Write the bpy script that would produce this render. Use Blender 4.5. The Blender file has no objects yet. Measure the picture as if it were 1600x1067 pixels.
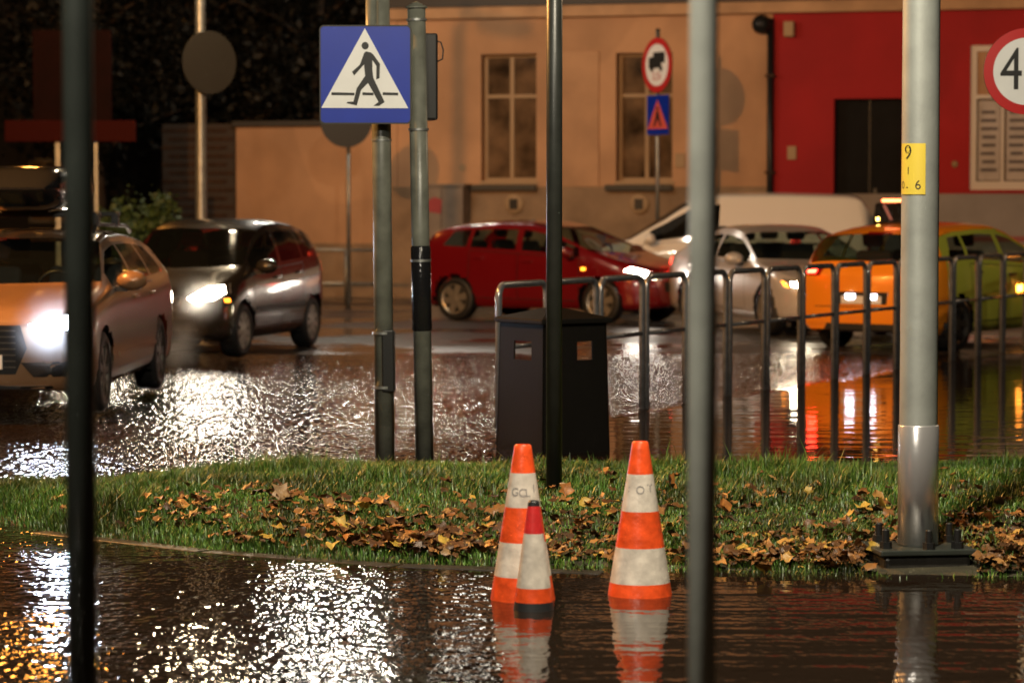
import bpy, bmesh, math, random
import numpy as np
from mathutils import Vector, Matrix
from mathutils.bvhtree import BVHTree
random.seed(7); rng = np.random.default_rng(7)
R = math.radians
S = bpy.context.scene
C = S.collection
# ------------------------------------------------------------------ camera
F = 4444.0; HOR = 308.0; CH = 1.76
PITCH = math.atan((533.5 - HOR) / F)
cam = bpy.data.objects.new('camera', bpy.data.cameras.new('camera')); C.objects.link(cam)
cam.location = (0, 0, CH); cam.rotation_euler = (R(90) - PITCH, 0, 0)
cam.data.sensor_width = 36; cam.data.lens = F / 1600 * 36
cam.data.clip_start = .1; cam.data.clip_end = 2000
cam.data.dof.use_dof = True; cam.data.dof.focus_distance = 15.5; cam.data.dof.aperture_fstop = 2.9
S.camera = cam
# ------------------------------------------------------------------ sky, night glow, exposure
W = bpy.data.worlds.new('World'); S.world = W; W.use_nodes = True
nt = W.node_tree; bg = nt.nodes['Background']
sky = nt.nodes.new('ShaderNodeTexSky'); sky.sky_type = 'NISHITA'; sky.sun_disc = False
sky.sun_elevation = R(-4); sky.sun_rotation = R(200); sky.altitude = 0
nt.links.new(sky.outputs[0], bg.inputs[0]); bg.inputs[1].default_value = .008
sun = bpy.data.objects.new('night_glow', bpy.data.lights.new('night_glow', 'SUN')); C.objects.link(sun)
sun.data.energy = .06; sun.data.angle = R(25); sun.data.color = (1, .78, .55)
sun.rotation_euler = (R(52), 0, R(-22))
S.view_settings.view_transform = 'Standard'; S.view_settings.look = 'None'
S.view_settings.gamma = 1; S.view_settings.use_curve_mapping = False
S.view_settings.exposure = 0.3
S.render.engine = 'CYCLES'; cy = S.cycles
cy.use_denoising = True; cy.denoiser = 'OPENIMAGEDENOISE'
cy.max_bounces = 6; cy.diffuse_bounces = 2; cy.glossy_bounces = 4; cy.transmission_bounces = 4
cy.transparent_max_bounces = 8; cy.volume_bounces = 0
cy.sample_clamp_indirect = 8; cy.caustics_reflective = False; cy.caustics_refractive = False
cy.blur_glossy = .3
# ------------------------------------------------------------------ pixel helpers (direction only; depth from ground contact)
FW = Vector((0, math.cos(PITCH), -math.sin(PITCH))); UP = Vector((0, math.sin(PITCH), math.cos(PITCH)))
def ray(px, py): return FW * F + Vector((px - 800, 0, 0)) + UP * (533.5 - py)
def at(px, py, Y): r = ray(px, py); return Vector((0, 0, CH)) + r * (Y / r.y)
def gnd(px, py, z=0.0): r = ray(px, py); return Vector((0, 0, CH)) + r * ((z - CH) / r.z)
# ------------------------------------------------------------------ materials
MATS = {}
def mat(name, col=(.5, .5, .5), rough=.5, metal=0., coat=0., emit=None, es=0., ior=1.45, noise=None, bump=None, spec=.5, extra=None):
    """noise=(scale, amount) varies colour; bump=(scale, distance)"""
    if name in MATS: return MATS[name]
    m = bpy.data.materials.new(name); m.use_nodes = True; t = m.node_tree; N = t.nodes; Lk = t.links
    b = N['Principled BSDF']
    b.inputs['Base Color'].default_value = (*col, 1); b.inputs['Roughness'].default_value = rough
    b.inputs['Metallic'].default_value = metal; b.inputs['IOR'].default_value = ior
    b.inputs['Coat Weight'].default_value = coat; b.inputs['Coat Roughness'].default_value = .06
    b.inputs['Specular IOR Level'].default_value = spec
    if emit: b.inputs['Emission Color'].default_value = (*emit, 1); b.inputs['Emission Strength'].default_value = es
    tc = None
    def coords():
        nonlocal tc
        if tc is None: tc = N.new('ShaderNodeNewGeometry')
        return tc.outputs['Position']
    if noise:
        n = N.new('ShaderNodeTexNoise'); n.inputs['Scale'].default_value = noise[0]; n.inputs['Detail'].default_value = 6
        Lk.new(coords(), n.inputs['Vector'])
        mr = N.new('ShaderNodeMapRange'); mr.inputs[1].default_value = .3; mr.inputs[2].default_value = .7
        mr.inputs[3].default_value = 1 - noise[1]; mr.inputs[4].default_value = 1 + noise[1]
        Lk.new(n.outputs[0], mr.inputs[0])
        mx = N.new('ShaderNodeVectorMath'); mx.operation = 'SCALE'; mx.inputs[0].default_value = col
        Lk.new(mr.outputs[0], mx.inputs['Scale']); Lk.new(mx.outputs[0], b.inputs['Base Color'])
    if bump:
        n = N.new('ShaderNodeTexNoise'); n.inputs['Scale'].default_value = bump[0]; n.inputs['Detail'].default_value = 4
        Lk.new(coords(), n.inputs['Vector'])
        bp = N.new('ShaderNodeBump'); bp.inputs['Distance'].default_value = bump[1]
        Lk.new(n.outputs[0], bp.inputs['Height']); Lk.new(bp.outputs[0], b.inputs['Normal'])
    if extra: extra(t, b)
    MATS[name] = m; return m
def ramp(t, stops):
    r = t.nodes.new('ShaderNodeValToRGB'); e = r.color_ramp.elements
    while len(e) < len(stops): e.new(.5)
    for k, (p, c) in enumerate(stops): e[k].position = p; e[k].color = (*c, 1)
    return r
def island_ramp(stops, rough=.5):
    def f(t, b):
        g = t.nodes.new('ShaderNodeNewGeometry'); r = ramp(t, stops)
        t.links.new(g.outputs['Random Per Island'], r.inputs[0]); t.links.new(r.outputs[0], b.inputs['Base Color'])
    return f
def grass_ramp(stops):
    def f(t, b):   # per-blade tint times broad patches of lusher and yellower grass
        g = t.nodes.new('ShaderNodeNewGeometry'); r = ramp(t, stops); n = t.nodes.new('ShaderNodeTexNoise'); n.inputs['Scale'].default_value = 1.6; n.inputs['Detail'].default_value = 3
        t.links.new(g.outputs['Position'], n.inputs['Vector']); t.links.new(g.outputs['Random Per Island'], r.inputs[0])
        r2 = ramp(t, [(.35, (.55, .42, .35)), (.5, (.9, .9, .8)), (.68, (1.25, 1.35, 1.0))]); t.links.new(n.outputs[0], r2.inputs[0])
        m = t.nodes.new('ShaderNodeVectorMath'); m.operation = 'MULTIPLY'; t.links.new(r.outputs[0], m.inputs[0]); t.links.new(r2.outputs[0], m.inputs[1]); t.links.new(m.outputs[0], b.inputs['Base Color'])
    return f
def math_node(t, op, a, b=None, clamp=False):
    n = t.nodes.new('ShaderNodeMath'); n.operation = op; n.use_clamp = clamp
    for k, v in enumerate((a, b)):
        if v is None: continue
        if isinstance(v, (int, float)): n.inputs[k].default_value = v
        else: t.links.new(v, n.inputs[k])
    return n.outputs[0]
def smooth_node(t, v, lo, hi, a, b):
    n = t.nodes.new('ShaderNodeMapRange'); n.interpolation_type = 'SMOOTHSTEP'
    t.links.new(v, n.inputs[0]); 
    for k, x in enumerate((lo, hi, a, b)): n.inputs[k + 1].default_value = x
    return n.outputs[0]
def plaster(col, streak):
    def f(t, b):   # blotches, rain streaks running down and lighter patched areas
        N = t.nodes; Lk = t.links; g = N.new('ShaderNodeNewGeometry')
        def nz(sc, scale, det):
            mp = N.new('ShaderNodeMapping'); mp.inputs['Scale'].default_value = sc; Lk.new(g.outputs['Position'], mp.inputs[0])
            n = N.new('ShaderNodeTexNoise'); n.inputs['Scale'].default_value = scale; n.inputs['Detail'].default_value = det; Lk.new(mp.outputs[0], n.inputs['Vector']); return n.outputs[0]
        a = smooth_node(t, nz((1, 1, 1), .9, 5), .3, .7, 1 - streak, 1 + streak * .7); c = smooth_node(t, nz((2.2, 2.2, .35), .9, 4), .45, .8, 1.0, 1 - streak * .5); d = smooth_node(t, nz((1, 1, 1), .35, 1), .52, .56, 1.0, 1.12)
        k = math_node(t, 'MULTIPLY', math_node(t, 'MULTIPLY', a, c), d); m = N.new('ShaderNodeVectorMath'); m.operation = 'SCALE'; m.inputs[0].default_value = col; Lk.new(k, m.inputs['Scale']); Lk.new(m.outputs[0], b.inputs['Base Color'])
    return f
# fence line (kerb edge between the flooded pavement and the carriageway)
FA = Vector((-.10, 21.3, 0)); FB = Vector((5.95, 33.0, 0)); FD = (FB - FA).normalized()
def water_nodes(t, b):
    N = t.nodes; Lk = t.links
    g = N.new('ShaderNodeNewGeometry'); sp = N.new('ShaderNodeSeparateXYZ'); Lk.new(g.outputs['Position'], sp.inputs[0])
    # signed distance to fence line, positive on the calm pavement side
    dx = math_node(t, 'SUBTRACT', sp.outputs[0], FA.x); dy = math_node(t, 'SUBTRACT', sp.outputs[1], FA.y)
    sd = math_node(t, 'SUBTRACT', math_node(t, 'MULTIPLY', dx, FD.y), math_node(t, 'MULTIPLY', dy, FD.x))
    sd = math_node(t, 'MINIMUM', sd, math_node(t, 'SUBTRACT', sp.outputs[0], .35))
    calm = smooth_node(t, sd, -.15, .25, 1, .012)
    nearf = smooth_node(t, sp.outputs[1], 13, 19, 0, 1)
    amp_far = calm
    # rain shelter differs from place to place: patches of stronger and weaker chop
    n0 = N.new('ShaderNodeTexNoise'); n0.inputs['Scale'].default_value = .35; n0.inputs['Detail'].default_value = 2
    Lk.new(g.outputs['Position'], n0.inputs['Vector'])
    patch = smooth_node(t, n0.outputs[0], .36, .64, .75, 1.2)
    xf = smooth_node(t, sp.outputs[0], -.6, .5, .30, .085)
    amp_near = math_node(t, 'MULTIPLY', math_node(t, 'MULTIPLY', math_node(t, 'SUBTRACT', 1.0, nearf), xf), patch)
    amp = math_node(t, 'MULTIPLY', math_node(t, 'MULTIPLY', amp_far, nearf), patch)
    mp = N.new('ShaderNodeMapping'); mp.inputs['Scale'].default_value = (1, .55, 1); Lk.new(g.outputs['Position'], mp.inputs[0])
    n1 = N.new('ShaderNodeTexNoise'); n1.inputs['Scale'].default_value = 21; n1.inputs['Detail'].default_value = 1.5; Lk.new(mp.outputs[0], n1.inputs['Vector'])
    n2 = N.new('ShaderNodeTexNoise'); n2.inputs['Scale'].default_value = 3.5; n2.inputs['Detail'].default_value = 1; Lk.new(mp.outputs[0], n2.inputs['Vector'])
    h = math_node(t, 'ADD', math_node(t, 'MULTIPLY', n1.outputs[0], .0165), math_node(t, 'MULTIPLY', n2.outputs[0], .022))
    h = math_node(t, 'MULTIPLY', h, amp_near)
    mp2 = N.new('ShaderNodeMapping'); mp2.inputs['Scale'].default_value = (1, .32, 1); Lk.new(g.outputs['Position'], mp2.inputs[0])
    n3 = N.new('ShaderNodeTexNoise'); n3.inputs['Scale'].default_value = 17; n3.inputs['Detail'].default_value = 2; Lk.new(mp2.outputs[0], n3.inputs['Vector'])
    h = math_node(t, 'ADD', h, math_node(t, 'MULTIPLY', math_node(t, 'MULTIPLY', n3.outputs[0], .040), amp))
    mp4 = N.new('ShaderNodeMapping'); mp4.inputs['Scale'].default_value = (.22, 1, 1); Lk.new(g.outputs['Position'], mp4.inputs[0])
    n4 = N.new('ShaderNodeTexNoise'); n4.inputs['Scale'].default_value = 4.5; n4.inputs['Detail'].default_value = 2; Lk.new(mp4.outputs[0], n4.inputs['Vector'])
    h = math_node(t, 'ADD', h, math_node(t, 'MULTIPLY', n4.outputs[0], .0042))
    bp = N.new('ShaderNodeBump'); bp.inputs['Distance'].default_value = 1; bp.inputs['Strength'].default_value = 1
    Lk.new(h, bp.inputs['Height']); Lk.new(bp.outputs[0], b.inputs['Normal'])
def road_nodes(t, b):
    N = t.nodes; Lk = t.links
    g = N.new('ShaderNodeNewGeometry')
    n = N.new('ShaderNodeTexNoise'); n.inputs['Scale'].default_value = .5; n.inputs['Detail'].default_value = 5
    Lk.new(g.outputs['Position'], n.inputs['Vector'])
    Lk.new(smooth_node(t, n.outputs[0], .42, .6, .42, .07), b.inputs['Roughness'])
    n2 = N.new('ShaderNodeTexNoise'); n2.inputs['Scale'].default_value = 60; n2.inputs['Detail'].default_value = 2
    Lk.new(g.outputs['Position'], n2.inputs['Vector'])
    bp = N.new('ShaderNodeBump'); bp.inputs['Distance'].default_value = .002
    Lk.new(n2.outputs[0], bp.inputs['Height']); Lk.new(bp.outputs[0], b.inputs['Normal'])
    r = ramp(t, [(0, (.028, .026, .025)), (1, (.055, .05, .046))]); Lk.new(n.outputs[0], r.inputs[0]); Lk.new(r.outputs[0], b.inputs['Base Color'])
M_water = mat('flood_water', (.012, .008, .0055), .035, ior=1.33, extra=water_nodes)
M_road = mat('wet_asphalt', (.04, .037, .035), .2, extra=road_nodes)
M_soil = mat('soil', (.035, .03, .015), .8, noise=(6, .4), bump=(30, .02))
M_grass = mat('grass_blade', (.05, .1, .02), .42, extra=grass_ramp([(0, (.035, .068, .014)), (.35, (.058, .13, .02)), (.7, (.085, .185, .03)), (.92, (.14, .21, .045)), (1, (.22, .18, .08))]))
M_leaf = mat('autumn_leaf', (.3, .14, .04), .45, bump=(60, .004), extra=island_ramp([(0, (.035, .018, .008)), (.35, (.085, .038, .013)), (.6, (.16, .07, .02)), (.8, (.25, .11, .03)), (.92, (.36, .18, .05)), (1, (.42, .28, .05))]))
M_kerb = mat('kerb_concrete', (.03, .028, .024), .35, noise=(8, .25), bump=(40, .004))
M_galv = mat('galvanised_steel', (.30, .31, .30), .42, metal=.75, noise=(9, .18), bump=(90, .0006))
M_mast = mat('mast_zinc', (.34, .36, .34), .5, metal=.45, noise=(7, .12), bump=(70, .0006))
M_sleeve = mat('polished_sleeve', (.66, .65, .66), .26, metal=.72, bump=(40, .0005))
M_green = mat('green_grey_paint', (.022, .024, .021), .38, noise=(10, .2), bump=(70, .0006))
M_greyp = mat('weathered_grey_paint', (.125, .13, .108), .36, noise=(7, .3), bump=(60, .0008))
M_dpost = mat('dark_post_paint', (.03, .035, .03), .35, noise=(8, .2))
M_black = mat('black_plastic', (.012, .012, .012), .4)
M_blackg = mat('black_gloss_wrap', (.01, .01, .011), .16, bump=(14, .006))
M_rail = mat('rail_steel', (.26, .265, .28), .2, metal=.6, noise=(14, .2), bump=(60, .001))
M_bin = mat('bin_paint', (.008, .007, .006), .5, spec=.1, bump=(60, .001))
M_signblue = mat('sign_blue', (.002, .024, .32), .35, noise=(5, .06))
M_signwhite = mat('sign_white', (.74, .74, .73), .45, noise=(6, .05))
M_signblack = mat('sign_black', (.012, .012, .012), .5)
M_signred = mat('sign_red', (.48, .02, .02), .38)
M_signback = mat('sign_back', (.035, .032, .026), .55, metal=.3)
M_orange = mat('cone_orange', (.78, .085, .018), .34, noise=(18, .25), bump=(30, .003))
M_conewhite = mat('cone_white', (.60, .54, .47), .38, noise=(16, .22), bump=(24, .003))
M_conered = mat('cone_red', (.62, .03, .03), .38, noise=(25, .15))
M_rubber = mat('rubber', (.018, .018, .019), .55)
M_yellow = mat('yellow_sticker', (.62, .47, .06), .4)
M_ochre = mat('ochre_plaster', (.44, .23, .108), .85, bump=(25, .004), extra=plaster((.50, .285, .155), .15))
M_ochre2 = mat('pale_plaster', (.50, .29, .16), .85, noise=(1.3, .18), bump=(25, .004))
M_fascia = mat('cornice_plaster', (.48, .29, .16), .8, noise=(2, .2))
M_plinth = mat('grey_brown_plinth', (.30, .20, .12), .85, noise=(1.8, .25), bump=(18, .008))
M_redwall = mat('red_plaster', (.33, .010, .012), .8, bump=(25, .003), extra=plaster((.37, .012, .014), .12))
M_wallgrey = mat('grey_concrete', (.27, .235, .21), .8, noise=(2, .12), bump=(22, .004))
M_stripe = mat('faded_red_stripe', (.28, .07, .06), .7)
M_darkdoor = mat('dark_door', (.005, .0045, .004), .7, spec=.2, noise=(3, .4))
M_frame = mat('cream_frame', (.40, .27, .15), .6)
M_pane = mat('dark_pane', (.12, .072, .038), .12, noise=(2.2, .75), bump=(3, .01))
M_paper = mat('poster_paper', (.50, .44, .40), .7, noise=(6, .1))
M_ink = mat('poster_ink', (.1, .08, .08), .7)
M_brick = mat('dark_brick', (.05, .024, .012), .85, noise=(5, .35), bump=(30, .006))
M_bark = mat('bark', (.05, .035, .025), .9, bump=(20, .02))
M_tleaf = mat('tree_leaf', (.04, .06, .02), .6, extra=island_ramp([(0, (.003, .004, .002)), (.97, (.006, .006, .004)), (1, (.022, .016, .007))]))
M_bush = mat('bush_leaf', (.05, .09, .02), .55, extra=island_ramp([(0, (.03, .06, .015)), (1, (.08, .13, .035))]))
M_boardred = mat('red_board', (.010, .0012, .0009), .6, noise=(3, .25), spec=.08)
M_roof = mat('roof_sheet', (.05, .045, .04), .6)
# ------------------------------------------------------------------ mesh builder
class MB:
    def __init__(s): s.v = []; s.f = []
    def add(s, vs, fs):
        o = len(s.v); s.v += [tuple(v) for v in vs]; s.f += [tuple(i + o for i in f) for f in fs]; return s
    def box(s, x0, x1, y0, y1, z0, z1, M=None):
        vs = [Vector((x, y, z)) for x in (x0, x1) for y in (y0, y1) for z in (z0, z1)]
        if M: vs = [M @ v for v in vs]
        return s.add(vs, [(0, 1, 3, 2), (4, 6, 7, 5), (0, 4, 5, 1), (2, 3, 7, 6), (0, 2, 6, 4), (1, 5, 7, 3)])
    def tube(s, path, r, n=12, cap=True, r2=None):
        P = [Vector(p) for p in path]; k = len(P); ring = []
        t0 = (P[1] - P[0]).normalized(); ref = Vector((0, 0, 1)) if abs(t0.z) < .9 else Vector((1, 0, 0))
        u = t0.cross(ref).normalized()
        for i in range(k):
            t = (P[min(i + 1, k - 1)] - P[max(i - 1, 0)]).normalized()
            u = (u - t * u.dot(t)).normalized(); w = t.cross(u)
            rr = r if r2 is None else r + (r2 - r) * i / (k - 1)
            ring += [P[i] + (u * math.cos(a) + w * math.sin(a)) * rr for a in [2 * math.pi * j / n for j in range(n)]]
        fs = [(i * n + j, i * n + (j + 1) % n, (i + 1) * n + (j + 1) % n, (i + 1) * n + j) for i in range(k - 1) for j in range(n)]
        if cap: fs += [tuple(range(n))[::-1], tuple((k - 1) * n + j for j in range(n))]
        return s.add(ring, fs)
    def lathe(s, prof, n=32, axis='z', M=None, close=False):
        vs = []
        for (r, h) in prof:
            for j in range(n):
                a = 2 * math.pi * j / n; c, d = r * math.cos(a), r * math.sin(a)
                v = Vector((c, d, h) if axis == 'z' else ((c, h, d) if axis == 'y' else (h, c, d)))
                vs.append(M @ v if M else v)
        k = len(prof); fs = [(i * n + j, i * n + (j + 1) % n, (i + 1) * n + (j + 1) % n, (i + 1) * n + j) for i in range(k - 1) for j in range(n)]
        if close: fs += [((k - 1) * n + j, (k - 1) * n + (j + 1) % n, (j + 1) % n, j) for j in range(n)]
        else:
            if prof[0][0] > 1e-5: fs.append(tuple(range(n))[::-1])
            if prof[-1][0] > 1e-5: fs.append(tuple((k - 1) * n + j for j in range(n)))
        return s.add(vs, fs)
    def prism(s, poly, d0, d1, plane='xz', M=None):
        """poly 2-D outline; extruded between d0 and d1 along the third axis"""
        n = len(poly)
        def p(a, b, d): 
            v = Vector((a, d, b)) if plane == 'xz' else (Vector((a, b, d)) if plane == 'xy' else Vector((d, a, b)))
            return M @ v if M else v
        vs = [p(a, b, d0) for a, b in poly] + [p(a, b, d1) for a, b in poly]
        fs = [tuple(range(n)), tuple(range(n, 2 * n))[::-1]] + [(i, (i + 1) % n, n + (i + 1) % n, n + i) for i in range(n)]
        return s.add(vs, fs)
    def build(s, name, m, parent=None, smooth=False, bevel=0, fix=True):
        me = bpy.data.meshes.new(name); me.from_pydata(s.v, [], s.f)
        if fix:
            bm = bmesh.new(); bm.from_mesh(me); bmesh.ops.recalc_face_normals(bm, faces=bm.faces); bm.to_mesh(me); bm.free()
        o = bpy.data.objects.new(name, me); C.objects.link(o); me.materials.append(m)
        if smooth:
            me.polygons.foreach_set('use_smooth', [True] * len(me.polygons))
            if smooth == 'auto': me.set_sharp_from_angle(angle=R(35))
        if bevel:
            b = o.modifiers.new('bevel', 'BEVEL'); b.width = bevel; b.segments = 2; b.limit_method = 'ANGLE'
        if parent: o.parent = parent
        return o
def tag(o, label, cat, group=None):
    o['label'] = label; o['category'] = cat
    if group: o['group'] = group
    return o
def thing(name, label, cat, loc=(0, 0, 0), rotz=0, group=None, rot=None):
    o = bpy.data.objects.new(name, None); C.objects.link(o); o.empty_display_size = .2
    o.location = loc; o.rotation_euler = rot or (0, 0, rotz); return tag(o, label, cat, group)
def struct(o): o['kind'] = 'structure'; return o
def raw_mesh(name, V, Fc, m, parent=None, smooth=False):
    """numpy verts and equal-sized faces"""
    V = np.asarray(V, np.float32); Fc = np.asarray(Fc, np.int32); k = Fc.shape[1]
    me = bpy.data.meshes.new(name); me.vertices.add(len(V)); me.vertices.foreach_set('co', V.ravel())
    me.loops.add(Fc.size); me.loops.foreach_set('vertex_index', Fc.ravel())
    me.polygons.add(len(Fc)); me.polygons.foreach_set('loop_start', np.arange(0, Fc.size, k, dtype=np.int32))
    me.update(calc_edges=True); me.materials.append(m)
    if smooth: me.polygons.foreach_set('use_smooth', [True] * len(Fc))
    o = bpy.data.objects.new(name, me); C.objects.link(o)
    if parent: o.parent = parent
    return o
def text_poly(txt, size):
    cu = bpy.data.curves.new('txt', 'FONT'); cu.body = txt; cu.size = size; cu.align_x = 'CENTER'; cu.align_y = 'CENTER'
    o = bpy.data.objects.new('txt', cu); C.objects.link(o)
    dg = bpy.context.evaluated_depsgraph_get(); me = o.evaluated_get(dg).to_mesh()
    V = [v.co.copy() for v in me.vertices]; Fs = [tuple(p.vertices) for p in me.polygons]
    bpy.data.objects.remove(o); bpy.data.curves.remove(cu); return V, Fs
def rrect(w, h, r, n=5):
    pts = []
    for cx, cz, a0 in ((w / 2 - r, h / 2 - r, 0), (-w / 2 + r, h / 2 - r, 90), (-w / 2 + r, -h / 2 + r, 180), (w / 2 - r, -h / 2 + r, 270)):
        pts += [(cx + r * math.cos(R(a0 + 90 * k / n)), cz + r * math.sin(R(a0 + 90 * k / n))) for k in range(n + 1)]
    return pts
def circ(r, n=40, rz=None): return [(r * math.cos(2 * math.pi * k / n), (rz or r) * math.sin(2 * math.pi * k / n)) for k in range(n)]
#@@ GROUND
# ------------------------------------------------------------------ ground, water, verge
def sstep(a, b, x): t = np.clip((np.asarray(x, float) - a) / (b - a), 0, 1); return t * t * (3 - 2 * t)
def road_z(x, y): return -.06 + .07 * sstep(28.5, 33.0, np.asarray(y) + .12 * np.sin(np.asarray(x) * 1.7) + .1 * np.sin(np.asarray(x) * .6 + 1))
xs = np.concatenate([np.linspace(-400, -14, 8), np.linspace(-12, 14, 80), np.linspace(16, 400, 8)])
ys = np.concatenate([np.linspace(-60, 24, 12), np.linspace(25, 36, 60), np.linspace(37, 70, 15), np.linspace(90, 900, 8)])
GX, GY = np.meshgrid(xs, ys); GV = np.stack([GX, GY, road_z(GX, GY)], -1).reshape(-1, 3); nx_ = len(xs)
GF = [(j * nx_ + i, j * nx_ + i + 1, (j + 1) * nx_ + i + 1, (j + 1) * nx_ + i) for j in range(len(ys) - 1) for i in range(nx_ - 1)]
struct(raw_mesh('road', GV, GF, M_road, smooth=True))
struct(MB().add([(-40, -5, 0), (40, -5, 0), (40, 36, 0), (-40, 36, 0)], [(0, 1, 2, 3)]).build('flood_water', M_water, fix=False))
fe = [gnd(*p) for p in ((-400, 775), (-100, 805), (0, 818), (150, 842), (480, 872), (700, 885), (1000, 893), (1300, 902), (1600, 908), (1900, 914))]
be = [gnd(*p) for p in ((-400, 815), (-100, 800), (0, 784), (120, 768), (250, 748), (400, 736), (520, 728), (700, 726), (1000, 727), (1200, 726), (1600, 722), (1900, 718))]
def yf(x): return np.interp(x, [p.x for p in fe], [p.y for p in fe])
def yb(x): return np.interp(x, [p.x for p in be], [p.y for p in be])
def vt(x, y): a, b = yf(x), yb(x); return (y - a) / np.maximum(b - a, .05)
def vz(x, y):
    t = vt(x, y); h = sstep(0, .3, t) * (1 - sstep(.55, 1, t)) * sstep(0.0, 1.4, yb(x) - yf(x))
    return -.03 + .035 * sstep(0, .04, t) * (1 - sstep(.97, 1, t)) + .10 * h + .012 * np.sin(x * 5 + y * 3) * h + .01 * np.sin(x * 11 - y * 7) * h
X0 = -3.6; X1 = 4.6
us = np.linspace(X0, X1, 120); ts = np.linspace(-.01, 1.01, 60)
VV = []; 
for u in us:
    yy = yf(u) + ts * max(float(yb(u) - yf(u)), .06); VV.append(np.stack([np.full_like(yy, u), yy, vz(u, yy)], -1))
VV = np.array(VV).reshape(-1, 3); nt_ = len(ts)
struct(raw_mesh('grass_verge', VV, [(i * nt_ + j, (i + 1) * nt_ + j, (i + 1) * nt_ + j + 1, i * nt_ + j + 1) for i in range(len(us) - 1) for j in range(nt_ - 1)], M_soil, smooth=True))
# kerb of single stones, just awash, along the verge's front edge
kerb = struct(thing('kerb', 'row of wet grey kerb stones just awash along the grass verge', 'kerb')); del kerb['category']
x = -2.5
while x < .4:
    a = Vector((x, float(yf(x)) - .07, 0)); b = Vector((x + .97, float(yf(x + .97)) - .07, 0)); d = (b - a).normalized(); n = Vector((-d.y, d.x, 0))
    Mx = Matrix.Translation(a) @ Matrix(((d.x, n.x, 0, 0), (d.y, n.y, 0, 0), (0, 0, 1, 0), (0, 0, 0, 1)))
    MB().box(.004, (b - a).length - .008, -.06, .06, -.06, .001 + .004 * random.random(), Mx).build('kerb_stone', M_kerb, kerb, bevel=.006)
    x += .98
# ------------------------------------------------------------------ grass
def grass_field(n):
    x = rng.uniform(X0, X1, n * 3); t = rng.uniform(-.012, .985, n * 3); y = yf(x) + t * (yb(x) - yf(x)); ok = (yb(x) - yf(x)) > .15
    clump = .5 + .5 * np.sin(x * 2.3 + 1.3 * np.sin(y * 1.9)) * np.sin(y * 2.1 + np.sin(x * 1.7))
    ok &= np.hypot(x - 1.93, y - 13.42) > .30; keep = ok & (rng.random(n * 3) < (.22 + .78 * clump)); x, y, t, clump = [a[keep][:n] for a in (x, y, t, clump)]; n = len(x)
    litter = np.exp(-((t - .28) / .13) ** 2) * (x > -2)
    tuft = np.clip(np.sin(x * 3.1 + 2 * np.sin(y * 1.3)) * np.sin(y * 3.7 - x) - .45, 0, 1) * 1.8
    h = (.022 + .055 * clump * rng.random(n) + .03 * rng.random(n) + .10 * tuft * rng.random(n)) * (1 - .65 * litter) * (.55 + .45 * sstep(0, .12, t)) * (1 - .45 * sstep(.8, 1, t))
    h *= np.where(rng.random(n) < .03, 1.7, 1)
    z = vz(x, y); a = rng.uniform(0, 2 * np.pi, n); lean = rng.uniform(.15, .95, n) * h; wd = rng.uniform(.0018, .0042, n)
    ux, uy = np.cos(a), np.sin(a); bx, by = -uy * wd, ux * wd
    P = np.zeros((n, 5, 3))
    P[:, 0] = np.stack([x - bx, y - by, z - .01], -1); P[:, 1] = np.stack([x + bx, y + by, z - .01], -1)
    mx, my, mz = x + ux * lean * .35, y + uy * lean * .35, z + h * .6
    P[:, 2] = np.stack([mx + bx * .8, my + by * .8, mz], -1); P[:, 3] = np.stack([mx - bx * .8, my - by * .8, mz], -1)
    P[:, 4] = np.stack([x + ux * lean, y + uy * lean, z + h], -1)
    b = np.arange(n)[:, None] * 5
    T = np.concatenate([b + [0, 1, 2], b + [0, 2, 3], b + [3, 2, 4]], 0)
    return P.reshape(-1, 3), T
gv, gf = grass_field(210000)
g = raw_mesh('grass', gv, gf, M_grass); g['kind'] = 'stuff'; g['label'] = 'short wet green grass covering the verge between the two floods'
# ------------------------------------------------------------------ leaves
def leaf_shape(w, lobes=5):
    """lobed autumn leaf: fan of outline points, curled"""
    pts = []
    for k in range(2 * lobes + 1):
        a = math.pi * (-.42 + 1.84 * k / (2 * lobes)); r = (1.0 if k % 2 == 0 else .70) * (1 - .30 * abs(k / (2 * lobes) - .5) * 2)
        pts.append((r * math.cos(a), r * math.sin(a)))
    pts.append((0.05, -.55)); pts.append((-.05 + .02, -.55))
    return [(0, 0, 0)] + [(p * w / 2, q * w / 2, 0) for p, q in pts]
base_leaf = np.array(leaf_shape(1.0)); nl = len(base_leaf)
leaf_tri = [(0, k, k + 1) for k in range(1, nl - 1)] + [(0, nl - 1, 1)]
def leaf_pts(size, tilt, head, curl):
    P = base_leaf * size; r2 = P[:, 0] ** 2; q2 = P[:, 1] ** 2
    P[:, 2] = curl * (r2 + .5 * q2) / size + rng.normal(0, .09 * size, nl); P[:, :2] *= rng.uniform(.75, 1.2, (nl, 1))
    ca, sa = math.cos(tilt), math.sin(tilt); Y, Z = P[:, 1] * ca - P[:, 2] * sa, P[:, 1] * sa + P[:, 2] * ca; P[:, 1], P[:, 2] = Y, Z
    ch, sh = math.cos(head), math.sin(head); Xr, Yr = P[:, 0] * ch - P[:, 1] * sh, P[:, 0] * sh + P[:, 1] * ch; P[:, 0], P[:, 1] = Xr, Yr
    return P
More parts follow.
